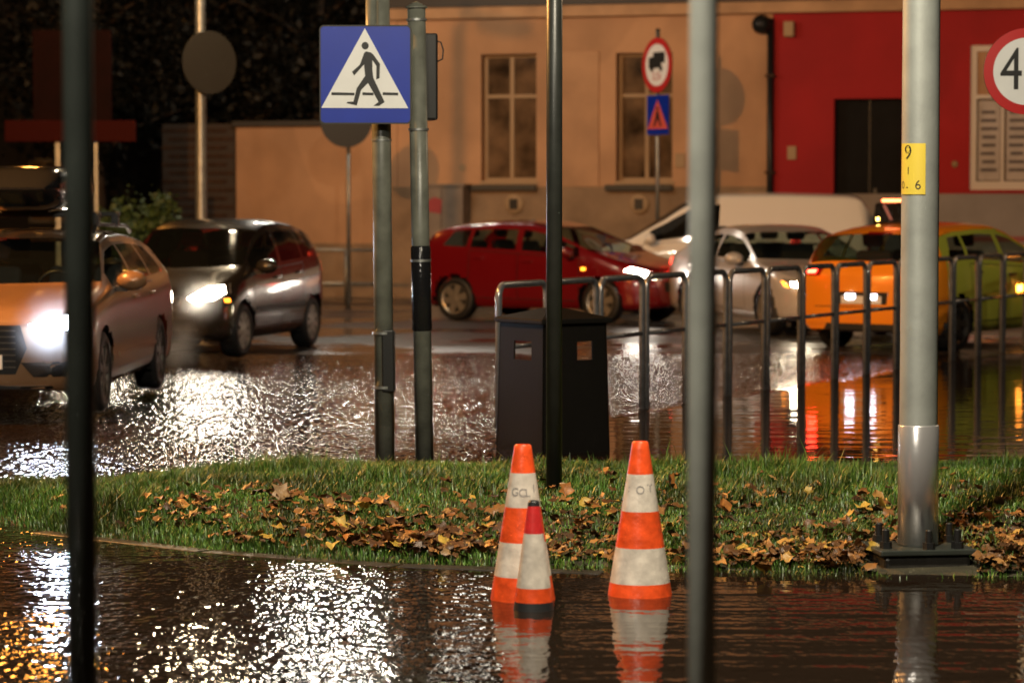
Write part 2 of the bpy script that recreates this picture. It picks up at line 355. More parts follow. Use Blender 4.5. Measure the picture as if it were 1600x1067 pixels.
clusters = [  # px, py, sx, sy, count
    (610, 838, 95, 14, 190), (700, 845, 60, 16, 110), (540, 812, 45, 12, 60), (370, 815, 60, 18, 60), (290, 800, 30, 10, 25), (900, 850, 60, 18, 90), (940, 815, 40, 12, 25),
    (1200, 858, 70, 13, 170), (1310, 862, 50, 14, 150), (1390, 850, 35, 14, 70), (1520, 858, 50, 15, 130), (1590, 865, 30, 14, 70), (1060, 850, 40, 18, 45), (1180, 800, 60, 18, 30),
    (1540, 820, 50, 16, 40), (1380, 800, 25, 6, 10), (440, 790, 14, 9, 16), (800, 800, 200, 35, 40), (1300, 780, 250, 30, 30), (160, 800, 60, 15, 14)]
LV, LT, singles = [], [], []; off = 0
for (px, py, sx, sy, cnt) in clusters:
    for k in range(int(cnt * 1.9)):
        p = gnd(random.gauss(px, sx), random.gauss(py, sy), .09)
        t = vt(p.x, p.y)
        if not (.03 < t < .96) or math.hypot(p.x - 1.93, p.y - 13.4) < .27: continue
        z = float(vz(p.x, p.y)) + random.uniform(.015, .07); s = random.uniform(.045, .11)
        P = leaf_pts(s, random.gauss(0, .4), random.uniform(0, 6.28), random.uniform(-.6, .8))
        if len(singles) < 90 and s > .085 and random.random() < .5: singles.append((p.x, p.y, z + .02, P)); continue
        LV.append(P + np.array([p.x, p.y, z])); LT.append(np.array(leaf_tri) + off); off += nl
lit = raw_mesh('leaf_litter', np.concatenate(LV), np.concatenate(LT), M_leaf); lit['kind'] = 'stuff'; lit['label'] = 'drift of brown and orange fallen leaves matted into the grass'
def one_leaf(p, P, label, group=None, m=M_leaf):
    o = raw_mesh('fallen_leaf', P, leaf_tri, m); o.location = p; return tag(o, label, 'leaf', group)
leaf_mats = [mat('leaf_%s' % n, c, .45, noise=(30, .35), bump=(60, .004)) for n, c in (('brown', (.08, .035, .014)), ('russet', (.17, .065, .018)), ('orange', (.34, .13, .03)), ('tan', (.24, .14, .06)), ('yellow', (.40, .25, .04)))]
for k, (x, y, z, P) in enumerate(singles): one_leaf((x, y, z), P, 'lobed autumn leaf lying loose in the leaf drift on the verge', 'loose fallen leaves on the verge', leaf_mats[(0, 1, 3, 0, 2, 1, 0, 4)[k % 8]])
for (px, py, s, tl, hd, mi, lb) in ((884, 783, .11, 1.2, .3, 2, 'upright orange leaf in the grass right beside the dark post between the cones'), (1050, 775, .12, 1.0, 1.2, 2, 'orange leaf standing in the grass just right of the right-hand cone'),
        (1378, 799, .10, .7, 2, 4, 'yellow leaf in the grass left of the big mast'), (1366, 846, .11, .9, .4, 4, 'big yellow leaf behind the mast\'s base plate bolts'), (438, 790, .14, .9, .2, 3, 'large pale tan leaf heap standing in the grass behind the drift'), (533, 816, .12, .8, .5, 4, 'bright yellow leaf in the left leaf drift'),
        (1135, 803, .13, .8, 1.1, 2, 'orange leaf just right of the blurred grey post'), (607, 832, .13, .9, 2.2, 1, 'curled russet leaf in the middle of the left leaf drift'), (1195, 864, .13, .5, 3, 4, 'olive yellow leaf on the right leaf drift')):
    p = gnd(px, py, .12); one_leaf((p.x, p.y, float(vz(p.x, p.y)) + .075), leaf_pts(s, tl, hd, .5), lb, None, leaf_mats[mi])
#@@ POSTS
# ------------------------------------------------------------------ posts and signs near the verge
def post_at(px, Y): return (px - 800) / F * Y
# two out-of-focus foreground posts
p = thing('sign_post', 'dark out-of-focus post in the left foreground, crossing the whole picture', 'post', (post_at(124, 6.5), 6.5, -.06)); MB().tube([(0, 0, 0), (0, 0, 4.2)], .0345, 24).build('tube', M_dpost, p, True); MB().lathe([(.0, 4.24), (.03, 4.23), (.038, 4.2), (.038, 4.17)], 24).build('cap', M_black, p, True)
p = thing('sign_post', 'pale grey galvanised out-of-focus post right of the cones in the foreground', 'post', (post_at(1098, 6.5), 6.5, -.06)); MB().tube([(0, 0, 0), (0, 0, 4.2)], .033, 24).build('tube', mat('pale_post_paint', (.42, .44, .39), .4, noise=(9, .15), bump=(70, .0006)), p, True); MB().lathe([(.0, 4.24), (.03, 4.23), (.036, 4.2), (.036, 4.17)], 24).build('cap', M_black, p, True)
x_, y_ = post_at(866, 16), 16
p = thing('sign_post', 'slim dark green post standing in the grass behind the left cone', 'post', (x_, y_, float(vz(x_, y_)))); MB().tube([(0, 0, -.1), (0, 0, 4.2)], .045, 24).build('tube', M_green, p, True); MB().lathe([(.0, 4.26), (.04, 4.24), (.05, 4.2), (.05, 4.16)], 24).build('cap', M_black, p, True)
# street-light mast with flange
mx_, my_ = post_at(1437, 13.55), 13.55; mz_ = .07
mast = thing('lighting_mast', 'thick zinc street-light mast with bolted base plate and yellow number sticker', 'lamp post', (mx_, my_, mz_))
MB().tube([(0, 0, .03), (0, 0, 1.0), (0, 0, 4), (0, 0, 6.6)], .092, 40, r2=.085).build('shaft', M_mast, mast, 'auto')
MB().lathe([(.097, .035), (.097, .60), (.0935, .605)], 40).build('sleeve', M_sleeve, mast, True)
MB().box(-.235, .235, -.2, .2, 0, .028, Matrix.Rotation(R(8), 4, 'Z')).build('base_plate', M_dpost, mast, bevel=.006)
MB().box(-.21, .21, -.18, .18, -.12, -.001, Matrix.Rotation(R(8), 4, 'Z')).build('footing', M_kerb, mast, bevel=.02)
for bx_, by_ in ((-.17, -.13), (.17, -.13), (-.17, .13), (.17, .13), (0.03, -.165)):
    b = MB().lathe([(.017, .02), (.017, .115), (.012, .12), (0, .12)], 12, M=Matrix.Translation((bx_, by_, 0))).build('anchor_bolt', M_black, mast, 'auto')
    MB().lathe([(.03, .028), (.03, .06)], 6, M=Matrix.Translation((bx_, by_, 0))).build('nut', M_black, b)
def cyl_patch(r, a0, a1, z0, z1, n=10):
    m = MB(); vs = [(r * math.sin(R(a0 + (a1 - a0) * k / n)), -r * math.cos(R(a0 + (a1 - a0) * k / n)), z) for k in range(n + 1) for z in (z0, z1)]
    return m.add(vs, [(2 * k, 2 * k + 2, 2 * k + 3, 2 * k + 1) for k in range(n)])
def cyl_text(txt, size, r, ang, z, rot=0, sx=1.):
    V, Fs = text_poly(txt, size); q = Matrix.Rotation(R(rot), 4, 'Z'); m = MB()
    vs = []
    for v in V:
        v = q @ v; a = R(ang) + v.x * sx / r; vs.append((r * math.sin(a), -r * math.cos(a), z + v.y))
    return m.add(vs, Fs)
def mz(py): return (308 - py) * my_ / F + CH - mz_
st = cyl_patch(.0925, -82, 7, mz(304), mz(225)).build('number_sticker', M_yellow, mast)
for txt, sz, an, zz, rt in (('9', .095, -48, mz(240), 0), ('I', .05, -46, mz(268), 0), ('0', .05, -68, mz(290), 0), ('-', .05, -50, mz(292), 0), ('6', .062, -15, mz(290), 0)):
    cyl_text(txt, sz, .0932, an, zz, rt).build('numeral', M_signblack, st, fix=False)
# pedestrian crossing sign on its post
PY = 19.0
def at_post(px): return (post_at(px, PY), PY, -.03)
sp = thing('sign_post', 'grey green steel post carrying the blue pedestrian sign, strapped with a black cover', 'post', at_post(601), rot=(0, R(-.5), 0))
MB().tube([(0, 0, -.05), (0, 0, 3.9)], .064, 32).build('tube', M_greyp, sp, True)
MB().lathe([(0, 3.95), (.06, 3.93), (.07, 3.9), (.07, 3.86)], 32).build('cap', M_black, sp, True)
def pz(py, Y=PY): return (308 - py) * Y / F + CH + .03
cv = MB().box(-.012, .072, -.074, .02, pz(612), pz(515)).build('cable_cover', M_black, sp, bevel=.01)
for k in range(24): MB().box(.0725, .079, -.03, .0, pz(608) + k * .0166, pz(608) + k * .0166 + .008).build('tooth', M_black, cv)
for zc in (pz(520), pz(605)): MB().lathe([(.0665, zc - .009), (.079, zc - .009), (.079, zc + .009), (.0665, zc + .009)], 32, close=True).build('clamp', M_galv, sp, 'auto')
MB().lathe([(.066, pz(218)), (.068, pz(218)), (.068, pz(221)), (.066, pz(221))], 32, close=True).build('band', M_galv, sp, 'auto')
sp2 = thing('stub_post', 'short thinner post end rising behind the blue pedestrian sign', 'post', (post_at(581, PY - .14), PY - .14, pz(196) - .0))
MB().tube([(0, 0, .0), (0, 0, pz(10) - pz(196))], .037, 24).build('tube', M_greyp, sp2, True)
SY = 18.8
sg = thing('pedestrian_sign', 'blue square pedestrian crossing sign with white triangle and walking figure', 'road sign', tuple(at(571, 117, SY)), 0)
sw, sh_ = 143 / F * SY, 153 / F * SY
plate = MB().prism(rrect(sw, sh_, .03), -.004, .014).build('plate', M_signblue, sg)
MB().prism(rrect(sw, sh_, .03), -.001, .016).build('rim', M_signback, sg)
o_ = rrect(sw * 1.003, sh_ * 1.003, .031); i_ = rrect(sw * .972, sh_ * .974, .026); n_ = len(o_)
MB().add([(a, -.0055, b) for a, b in o_] + [(a, -.0055, b) for a, b in i_], [(k, (k + 1) % n_, n_ + (k + 1) % n_, n_ + k) for k in range(n_)]).build('edge_line', M_signback, sg)
def sxy(u, v): return ((u - 450) / 690 * sw, (565 - v) / 740 * sh_)   # coordinates read in an enlarged view of the sign
tri = MB().prism([sxy(447, 218), sxy(118, 815), sxy(772, 818)], -.008, -.0045).build('triangle', M_signwhite, sg)
fig = [(455, 392), (492, 400), (510, 415), (560, 485), (556, 592), (532, 602), (533, 500), (503, 455), (503, 530), (510, 590), (580, 740), (594, 772), (552, 800), (510, 800), (548, 770), (470, 628), (418, 680), (385, 797), (308, 780), (315, 770), (360, 768), (385, 668), (448, 575), (440, 490), (366, 572), (350, 545), (410, 490), (440, 405)]
fb = MB().prism([sxy(*q) for q in fig], -.0105, -.0085); fb.build('walking_figure', M_signblack, tri)
MB().prism([sxy(449 + 27 * math.cos(a), 349 + 28 * math.sin(a)) for a in [k * math.pi / 10 for k in range(20)]], -.0105, -.0085).build('figure_head', M_signblack, tri)
for u0, u1 in ((195, 367), (428, 510), (580, 696)): MB().prism([sxy(u0, 698), sxy(u1, 702), sxy(u1, 721), sxy(u0, 719)], -.0103, -.0085).build('kerb_stripe', M_signblack, tri)
for zz in (-.27, .27): MB().box(-.2, .2, .015, .06, zz - .02, zz + .02).build('bracket', M_galv, sg)
# signal post with cap
q = thing('signal_post', 'grey green traffic signal post with pointed cap and glossy black wrap', 'post', at_post(663), rot=(0, R(-.95), 0))
MB().tube([(0, 0, -.05), (0, 0, pz(16))], .0605, 32).build('tube', M_greyp, q, True)
MB().lathe([(.0, pz(4)), (.01, pz(5)), (.074, pz(13)), (.074, pz(15)), (.061, pz(15.5))], 32).build('cap', M_greyp, q, 'auto')
MB().lathe([(.0605, pz(517)), (.066, pz(515)), (.0655, pz(450)), (.067, pz(387)), (.0605, pz(384))], 32).build('black_wrap', M_blackg, q, True)
for zc in (33, 203, 407): MB().lathe([(.062, pz(zc) - .008), (.0685, pz(zc) - .008), (.0685, pz(zc) + .008), (.062, pz(zc) + .008)], 32, close=True).build('band', M_galv, q, 'auto')
h = thing('pedestrian_signal', 'black pedestrian signal housing seen from behind the capped post', 'traffic light', tuple(at(667, 121, PY + .19)), R(8))
MB().box(-.12, .065, -.09, .11, -.29, .29).build('housing', M_black, h, bevel=.015)
for zz in (-.14, .14): MB().lathe([(.085, .11), (.09, .2)], 24, 'y', Matrix.Translation((-.02, 0, zz))).build('visor', M_black, h, True)
MB().tube([(.06, -.05, .24), (.09, -.05, .23), (.105, -.05, .18), (.1, -.05, .12), (.06, -.05, .1)], .005, 8).build('cable', M_black, h, True)
# speed limit sign at the right edge
Yp = 20.0
q = thing('speed_limit_sign', 'round white 40 speed limit sign with red ring at right edge', 'road sign', tuple(at(1604, 112, Yp)))
r_ = 67 / F * Yp
MB().lathe([(0, -.004), (r_, -.004), (r_, .014), (0, .014)], 48, 'y').build('plate', M_signback, q, 'auto')
pl = MB().prism(circ(r_ * .79, 48), -.008, -.0045).build('disc', M_signwhite, q)
a_, b_ = circ(r_, 48), circ(r_ * .78, 48)
MB().add([(a, -.006, b) for a, b in a_] + [(a, -.009, b) for a, b in b_], [(k, (k + 1) % 48, 48 + (k + 1) % 48, 48 + k) for k in range(48)]).build('red_ring', M_signred, q)
V, Fs = text_poly('4', .42); MB().add([(v.x * .78 - .107, -.0095, v.y * 1.0) for v in V], Fs).build('numeral', M_signblack, pl)
V, Fs = text_poly('0', .42); MB().add([(v.x * .78 + .107, -.0095, v.y * 1.0) for v in V], Fs).build('numeral', M_signblack, pl)
q2 = thing('sign_post', 'grey post of the speed limit sign at the right edge', 'post', (at(1612, 112, Yp + .08).x, Yp + .08, -.06)); MB().tube([(0, 0, 0), (0, 0, 3.2)], .03, 20).build('tube', M_galv, q2, True); MB().lathe([(0, 3.22), (.033, 3.2), (.033, 3.17)], 20).build('cap', M_black, q2, True)
# ------------------------------------------------------------------ litter bin
bn = thing('litter_bin', 'dark square litter bin with hipped lid and open hatches on its sides', 'litter bin', (at(864, 718, 19.7).x, 19.75, -.05), R(34))
BW, BH = .57, .94
def bin_panel(mb, w0, w1, off0, off1, holes, M):
    """flaring wall panel with openings; x along the wall"""
    zs = sorted({0, BH} | {z for h in holes for z in h[2:]}); xs_ = sorted({-.5, .5} | {x for h in holes for x in h[:2]})
    for zi in range(len(zs) - 1):
        for xi in range(len(xs_) - 1):
            xc, zc = (xs_[xi] + xs_[xi + 1]) / 2, (zs[zi] + zs[zi + 1]) / 2
            if any(h[0] < xc < h[1] and h[2] < zc < h[3] for h in holes): continue
            def P(fx, z, t):
                k = z / BH; w = w0 + (w1 - w0) * k; o = off0 + (off1 - off0) * k
                return M @ Vector((fx * w, -o + t, z))
            vs = [P(fx, z, t) for t in (0, .012) for fx, z in ((xs_[xi], zs[zi]), (xs_[xi + 1], zs[zi]), (xs_[xi + 1], zs[zi + 1]), (xs_[xi], zs[zi + 1]))]
            mb.add(vs, [(0, 1, 2, 3), (7, 6, 5, 4), (0, 4, 5, 1), (1, 5, 6, 2), (2, 6, 7, 3), (3, 7, 4, 0)])
hz0, hz1 = .69, .82
for k, hs in enumerate(([(.03, .27, hz0, hz1)], [(-.42, .42, hz0 - .03, hz1 + .03)], [(-.42, .42, hz0 - .03, hz1 + .03)], [(-.16, .24, hz0, hz1)])):
    m = MB(); bin_panel(m, BW, BW * .93, BW / 2, BW * .465, hs, Matrix.Rotation(R(90 * k), 4, 'Z')); m.build('side_panel', M_bin, bn)
lw = ld = BW / 2 + .012
lv = [(-lw, -ld, BH), (lw, -ld, BH), (lw, ld, BH), (-lw, ld, BH), (-lw, -ld, BH + .035), (lw, -ld, BH + .035), (lw, ld, BH + .035), (-lw, ld, BH + .035), (-lw * .1, 0, BH + .11), (lw * .1, 0, BH + .11)]
MB().add(lv, [(3, 2, 1, 0), (0, 1, 5, 4), (1, 2, 6, 5), (2, 3, 7, 6), (3, 0, 4, 7), (4, 5, 9, 8), (6, 7, 8, 9), (5, 6, 9), (7, 4, 8)]).build('lid', M_bin, bn, bevel=.008)
MB().box(-BW * .4, BW * .4, -BW * .4, BW * .4, .05, .6).build('inner_bucket', M_bin, bn)
# ------------------------------------------------------------------ guard rail of hoops along the kerb
rail = thing('guard_rail', 'steel hoop guard rail running from the bin past the mast, wet', 'railing', tuple(FA), math.atan2(FD.y, FD.x))
def hoop(x0, x1, zt, rr=.09):
    pts = [(x0, 0, -.1), (x0, 0, zt - rr)]
    pts += [(x0 + rr - rr * math.cos(a), 0, zt - rr + rr * math.sin(a)) for a in [math.pi / 2 * k / 5 for k in range(1, 6)]]
    pts += [(x1 - rr + rr * math.sin(a), 0, zt - rr + rr * math.cos(a)) for a in [math.pi / 2 * k / 5 for k in range(0, 6)]]
    return pts + [(x1, 0, -.1)]
hm = MB().tube(hoop(0, .80, 1.10), .026, 12); h0 = None
rm = None
for k in range(17):
    if h0 is None: h0 = hm.build('hoop', M_rail, rail, True); r0 = MB().tube([(0, 0, .63), (.8, 0, .63)], .019, 10).build('middle_bar', M_rail, h0, True); continue
    c = h0.copy(); C.objects.link(c); c.parent = rail; c.location.x = .885 * k
    d = r0.copy(); C.objects.link(d); d.parent = c
# ------------------------------------------------------------------ traffic cones
def cone(px, py_base, py_top, w_base, w_top, Y, bands, label, base, bx=0.):
    s = F / Y; z1 = (308 - py_top) / s + CH; rb, rt = w_base / 2 / s, w_top / 2 / s
    c = thing('traffic_cone', label, 'traffic cone', ((px - 800) / F * Y, Y, 0), random.uniform(0, 1))
    def rad(z): return rb + (rt - rb) * z / z1
    MB().box(-rb * 1.35, rb * 1.35, -rb * 1.35, rb * 1.35, -.058, -.03).build('base', base, c, bevel=.008)
    for k, (f0, f1, m, nm) in enumerate(bands):
        a, b = f0 * z1 - (.03 if f0 == 0 else 0), f1 * z1
        pr = [(rad(a) - .004, a)] + [(rad(a + (b - a) * j / 4), a + (b - a) * j / 4) for j in range(5)]
        if f1 == 1: pr = pr[:-1] + [(rt + .001, b - .006), (rt - .004, b), (rt * .72, b), (rt * .62, b - .03)]
        else: pr += [(rad(b) - .004, b)]
        MB().lathe(pr, 40).build(nm, m, c, 'auto')
    return c, rad, z1
cA, rA, zA = cone(817, 946, 695, 102, 26, 12.42, [(0, .155, M_orange, 'orange_band'), (.155, .375, M_conewhite, 'white_band'), (.375, .60, M_orange, 'orange_band'), (.60, .82, M_conewhite, 'white_band'), (.82, 1, M_orange, 'tip')], 'tall orange and white striped cone standing behind the small cone', M_rubber)
cB, rB, zB = cone(1001, 934, 690, 101, 25, 12.55, [(0, .085, M_orange, 'orange_band'), (.085, .315, M_conewhite, 'white_band'), (.315, .55, M_orange, 'orange_band'), (.55, .79, M_conewhite, 'white_band'), (.79, 1, M_orange, 'tip')], 'tall orange and white striped cone standing alone on the right', M_rubber)
cone(834, 950, 783, 64, 17, 12.1, [(0, .075, M_rubber, 'rubber_foot'), (.075, .205, M_orange, 'orange_band'), (.205, .70, M_conewhite, 'white_sleeve'), (.70, .95, M_conered, 'red_band'), (.95, 1, M_rubber, 'tip')], 'small red topped white cone in front of the left tall cone', M_rubber)
M_faded = mat('faded_ink', (.28, .26, .25), .6)
for (c, rad, z1, L) in ((cA, rA, zA, (('G', -30, .70), ('C', -2, .695), ('L', 18, .695), ('1', 45, .72))), (cB, rB, zB, ((':', -48, .70), ('O', -2, .69), ('T', 38, .70)))):
    for ch, an, fz in L:
        V, Fs = text_poly(ch, .05); zc = z1 * fz; m = MB(); th0 = R(an) - c.rotation_euler.z
        vs = []
        for v in V:
            z = zc + v.y; r = rad(z) + .0012; a = th0 + v.x / r; vs.append((r * math.sin(a), -r * math.cos(a), z))
        m.add(vs, Fs).build('stencil_letter', M_faded, c, fix=False)
#@@ CARS
# ------------------------------------------------------------------ vehicles
M_glass = None
def glass_mat(name, tint, dark):
    m = bpy.data.materials.new(name); m.use_nodes = True; t = m.node_tree; N = t.nodes
    o = N['Material Output']; b = N['Principled BSDF']; b.inputs['Base Color'].default_value = (.006, .007, .007, 1); b.inputs['Roughness'].default_value = .04
    tr = N.new('ShaderNodeBsdfTransparent'); tr.inputs[0].default_value = (*tint, 1)
    mx = N.new('ShaderNodeMixShader'); mx.inputs[0].default_value = dark
    t.links.new(tr.outputs[0], mx.inputs[1]); t.links.new(b.outputs[0], mx.inputs[2]); t.links.new(mx.outputs[0], o.inputs[0]); return m
M_glass = glass_mat('car_glass', (.75, .85, .8), .35)
M_glassd = glass_mat('car_glass_dark', (.4, .42, .4), .6)
def paint(name, col, metal=.3, rough=.3): return mat(name, col, rough, metal=metal, coat=1., bump=(90, .0005))
M_tyre = mat('tyre', (.014, .014, .015), .5)
M_rim = mat('rim_alloy', (.42, .38, .33), .32, metal=.7)
M_rimd = mat('rim_dark', (.12, .11, .10), .35, metal=.7)
M_hub = mat('brake_dark', (.02, .02, .02), .6)
M_trim = mat('dark_trim', (.012, .012, .013), .4)
M_seat = mat('seat_grey', (.04, .04, .045), .8)
M_redlit = mat('headrest_red_lit', (.5, .03, .02), .7)  # red light inside the cabin, painted into the headrest colour
M_chrome = mat('chrome', (.6, .6, .6), .12, metal=1)
M_lampoff = mat('lamp_clear', (.4, .4, .4), .1, metal=.5)
M_tailoff = mat('tail_red', (.3, .008, .01), .15, coat=1)
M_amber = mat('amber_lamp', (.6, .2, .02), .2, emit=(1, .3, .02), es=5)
M_plate = mat('number_plate', (.7, .7, .68), .4)
def emit_mat(name, col, s): return mat(name, (.5, .5, .5), .3, emit=col, es=s)
M_xenon = emit_mat('xenon_beam', (.72, .82, 1.0), 130)
M_halogen = emit_mat('halogen_beam', (1.0, .86, .66), 75)
M_halo2 = emit_mat('halogen_low', (1.0, .9, .75), 60)
M_halo3 = emit_mat('halogen_side', (1.0, .85, .6), 90)
M_tailon = emit_mat('tail_lit', (1.0, .035, .02), 14)
M_taildim = emit_mat('tail_dim', (1.0, .05, .02), 5)
M_platelamp = emit_mat('plate_lamp', (.85, .85, 1.0), 14)
M_streak = emit_mat('amber_streak', (1.0, .28, .03), 22)  # glowing strip in place of the amber reflection along the taxi's side
def prof(pts, x, sm=.07):
    pts = sorted(pts); X = [p[0] for p in pts]; Z = [p[1] for p in pts]; acc = 0
    for k, w in ((-1, .25), (-.5, .25), (0, 0), (.5, .25), (1, .25)): acc = acc + w * np.interp(np.clip(x + k * sm, X[0], X[-1]), X, Z)
    return acc
NA, NB, NC = 12, 8, 10
def make_car(name, label, sp, loc, rotz, colors):
    L, Wd = sp['L'], sp['W']; body_m = colors['body']
    car = thing(name, label, sp['cat'], loc, rotz)
    lines = sp['lines']; names = [l[0] for l in lines]
    fx = L / 2 - sp['fo']; rx = fx - sp['wb']; rw = sp['rw']; arch = rw + .045
    H = max(p[1] for p in sp['top'])
    # station list: (line index, fraction)
    st = []; idx = {}
    for k in range(len(lines) - 1):
        n = max(2, int(round(abs(lines[k][1] - lines[k + 1][1]) / .06))); idx[lines[k][0]] = len(st)
        st += [(k, j / n) for j in range(n)]
    idx[lines[-1][0]] = len(st); st.append((len(lines) - 2, 1.0))
    nS = len(st); rows = NA + NB + NC + 1
    V = np.zeros((nS, rows, 3))
    fr, rr_ = sp.get('fround', .55), sp.get('rround', .4)
    for r in range(rows):
        if r <= NA: key, fa = 'A', r / NA
        elif r <= NA + NB: key, fa = 'B', (r - NA) / NB
        else: key, fa = 'C', (r - NA - NB) / NC
        def lx(l):
            if key == 'A': return l[1]
            if key == 'B': return l[1] + (l[2] - l[1]) * fa
            return l[2] + (l[3] - l[2]) * fa
        x = np.array([lx(lines[k]) * (1 - f) + lx(lines[k + 1]) * f for k, f in st])
        zt = prof(sp['top'], x); zb = np.minimum(prof(sp['belt'], x), zt - .05); zs = sp.get('sill', .2) + .05 * np.clip((np.abs(x) - (L / 2 - .5)) / .5, 0, 1) ** 2
        ef = np.clip((x - (L / 2 - fr)) / fr, 0, 1); er = np.clip((-x - (L / 2 - rr_)) / rr_, 0, 1)
        w = Wd / 2 * (1 - sp.get('fnar', .30) * ef ** 2.4) * (1 - sp.get('rnar', .2) * er ** 2.4)
        g = np.clip((zt - zb) / .42, 0, 1); wr = w * (.955 - (.955 - sp.get('roofw', .76)) * g)
        drop = .025 + sp.get('drop', .06) * g; zr = zt - drop
        if key == 'A':
            z = zs + (zb - zs) * fa
            y = w * np.interp(fa, [0, .06, .2, .45, .7, .86, 1], [.88, .955, .985, 1.0, .992, .985, .955])
        elif key == 'B':
            z = zb + (zr - zb) * fa; y = w * .955 + (wr - w * .955) * fa + .018 * math.sin(math.pi * fa) * g
        else:
            th = fa * math.pi / 2; e = 2 / 2.5
            y = wr * max(math.cos(th), 0) ** e; z = zr + (zt - zr) * math.sin(th) ** e
        V[:, r, 0], V[:, r, 1], V[:, r, 2] = x, y, z
    # wheel arches: snap then cut
    cut = np.zeros((nS, rows), bool)
    D = {}
    for wx in (fx, rx):
        d = np.hypot(V[:, :, 0] - wx, V[:, :, 2] - rw); m = (np.abs(d - arch) < .028); m[:, NA:] = False
        k = arch / np.maximum(d, 1e-4)
        V[:, :, 0] = np.where(m, wx + (V[:, :, 0] - wx) * k, V[:, :, 0]); V[:, :, 2] = np.where(m, rw + (V[:, :, 2] - rw) * k, V[:, :, 2])
    fc = lambda i, r: (V[i, r] + V[i + 1, r] + V[i, r + 1] + V[i + 1, r + 1]) / 4
    def inarch(c): return any(math.hypot(c[0] - wx, c[2] - rw) < arch - .004 for wx in (fx, rx))
    parts = {'body': []}
    wins = sp['windows']   # list of (name, line a, line b) on the side
    for i in range(nS - 1):
        for r in range(rows - 1):
            c = fc(i, r)
            if r < NA and inarch(c): continue
            key = 'body'
            if NA + 1 <= r < NA + NB - 1:
                for wi, (nm, a, b) in enumerate(wins):
                    if idx[a] <= i < idx[b] and V[i + 1, NA + NB, 2] - V[i + 1, NA, 2] > .09: key = ('side', wi)
            elif r >= NA + NB + 1:
                if idx['wsb'] <= i < idx['wst']: key = 'windscreen'
                elif 'rwt' in idx and idx['rwt'] <= i < idx['rwb']: key = 'rear_window'
            elif 2 <= r < NA:
                for di, (a, b) in enumerate(sp['doors']):
                    if idx[a] <= i < idx[b]: key = ('door', di)
            if key == 'body' and 'flank' in colors and r < NA + NB and -L / 2 + .42 < c[0] < L / 2 - .5: key = ('flank', 0)
            parts.setdefault(key, []).append((i, r))
    vid = lambda i, r: i * rows + r
    flat = V.reshape(-1, 3); mir = flat * np.array([1, -1, 1])
    def emit(cells, sides):
        vs, fs, mp = [], [], {}
        def g(i, r, s):
            if r == rows - 1: s = 1
            k = (i, r, s)
            if k not in mp: mp[k] = len(vs); vs.append(tuple((flat if s > 0 else mir)[vid(i, r)]))
            return mp[k]
        for s in sides:
            for (i, r) in cells:
                q = (g(i, r, s), g(i + 1, r, s), g(i + 1, r + 1, s), g(i, r + 1, s)); fs.append(q if s < 0 else q[::-1])
        return vs, fs, g
    vs, fs, g = emit(parts['body'], (1, -1))
    for i in (0, nS - 1):   # nose and tail caps
        for r in range(rows - 2): q = (g(i, r, 1), g(i, r + 1, 1), g(i, r + 1, -1), g(i, r, -1)); fs.append(q if i else q[::-1])
        q = (g(i, rows - 2, 1), g(i, rows - 1, 1), g(i, rows - 2, -1)); fs.append(q if i else q[::-1])
    m = MB(); m.v = vs; m.f = fs; body = m.build('body', body_m, car, True, fix=False)
    av, af, _ = emit([c for k in parts for c in parts[k]], (1, -1)); n0 = len(av)
    capf = [f for f in fs[-2 * (rows - 1):]]
    tree = BVHTree.FromPolygons(av + vs, af + [tuple(q + n0 for q in f) for f in fs])
    for key, cells in parts.items():
        if key == 'body': continue
        if key in ('windscreen', 'rear_window'):
            a, b, _ = emit(cells, (1, -1)); m = MB(); m.v = a; m.f = b; m.build(key, colors.get('glass', M_glass), car, True, fix=False)
        else:
            for s in (1, -1):
                a, b, _ = emit(cells, (s,)); m = MB(); m.v = a; m.f = b
                if key[0] == 'flank': m.build('flank', colors['flank'], car, True, fix=False)
                elif key[0] == 'side': m.build(wins[key[1]][0], colors.get('sideglass', colors.get('glass', M_glass)), car, True, fix=False)
                else:
                    d = m.build('door', colors.get('door', body_m), car, True, fix=False)
                    la, lb = sp['doors'][key[1]]
                    i0, i1 = idx[la], idx[lb]
                    rib = MB()      # door gap: thin dark strip round the panel
                    path = [(i0, r) for r in range(2, NA + 1)] + [(i, NA) for i in range(i0, i1)] + [(i1, r) for r in range(NA, 1, -1)] + [(i, 2) for i in range(i1, i0, -1)]
                    pts = [Vector(flat[vid(*q)]) for q in path if not inarch(flat[vid(*q)])]
                    pts = [Vector((p.x, s * (p.y + .0025), p.z)) for p in pts]
                    for a_, b_ in zip(pts, pts[1:]):
                        t = (b_ - a_)
                        if t.length < 1e-4 or t.length > .25: continue
                        t.normalize(); n = t.cross(Vector((0, 1, 0))) * .005
                        rib.add([a_ - n, a_ + n, b_ + n, b_ - n], [(0, 1, 2, 3)])
                    if rib.f: rib.build('gap', M_trim, d, fix=False)
                    xm = lines[names.index(lb)][1] + .16; zb = float(prof(sp['belt'], np.array([xm]))[0]) - .1
                    hit = tree.ray_cast(Vector((xm, s * 3, zb)), Vector((0, -s, 0)))
                    if hit[0]: MB().box(-.09, .09, -.018, .018, -.014, .014, Matrix.Translation(hit[0] + Vector((0, s * .014, 0)))).build('handle', colors.get('handle', body_m), d, bevel=.01)
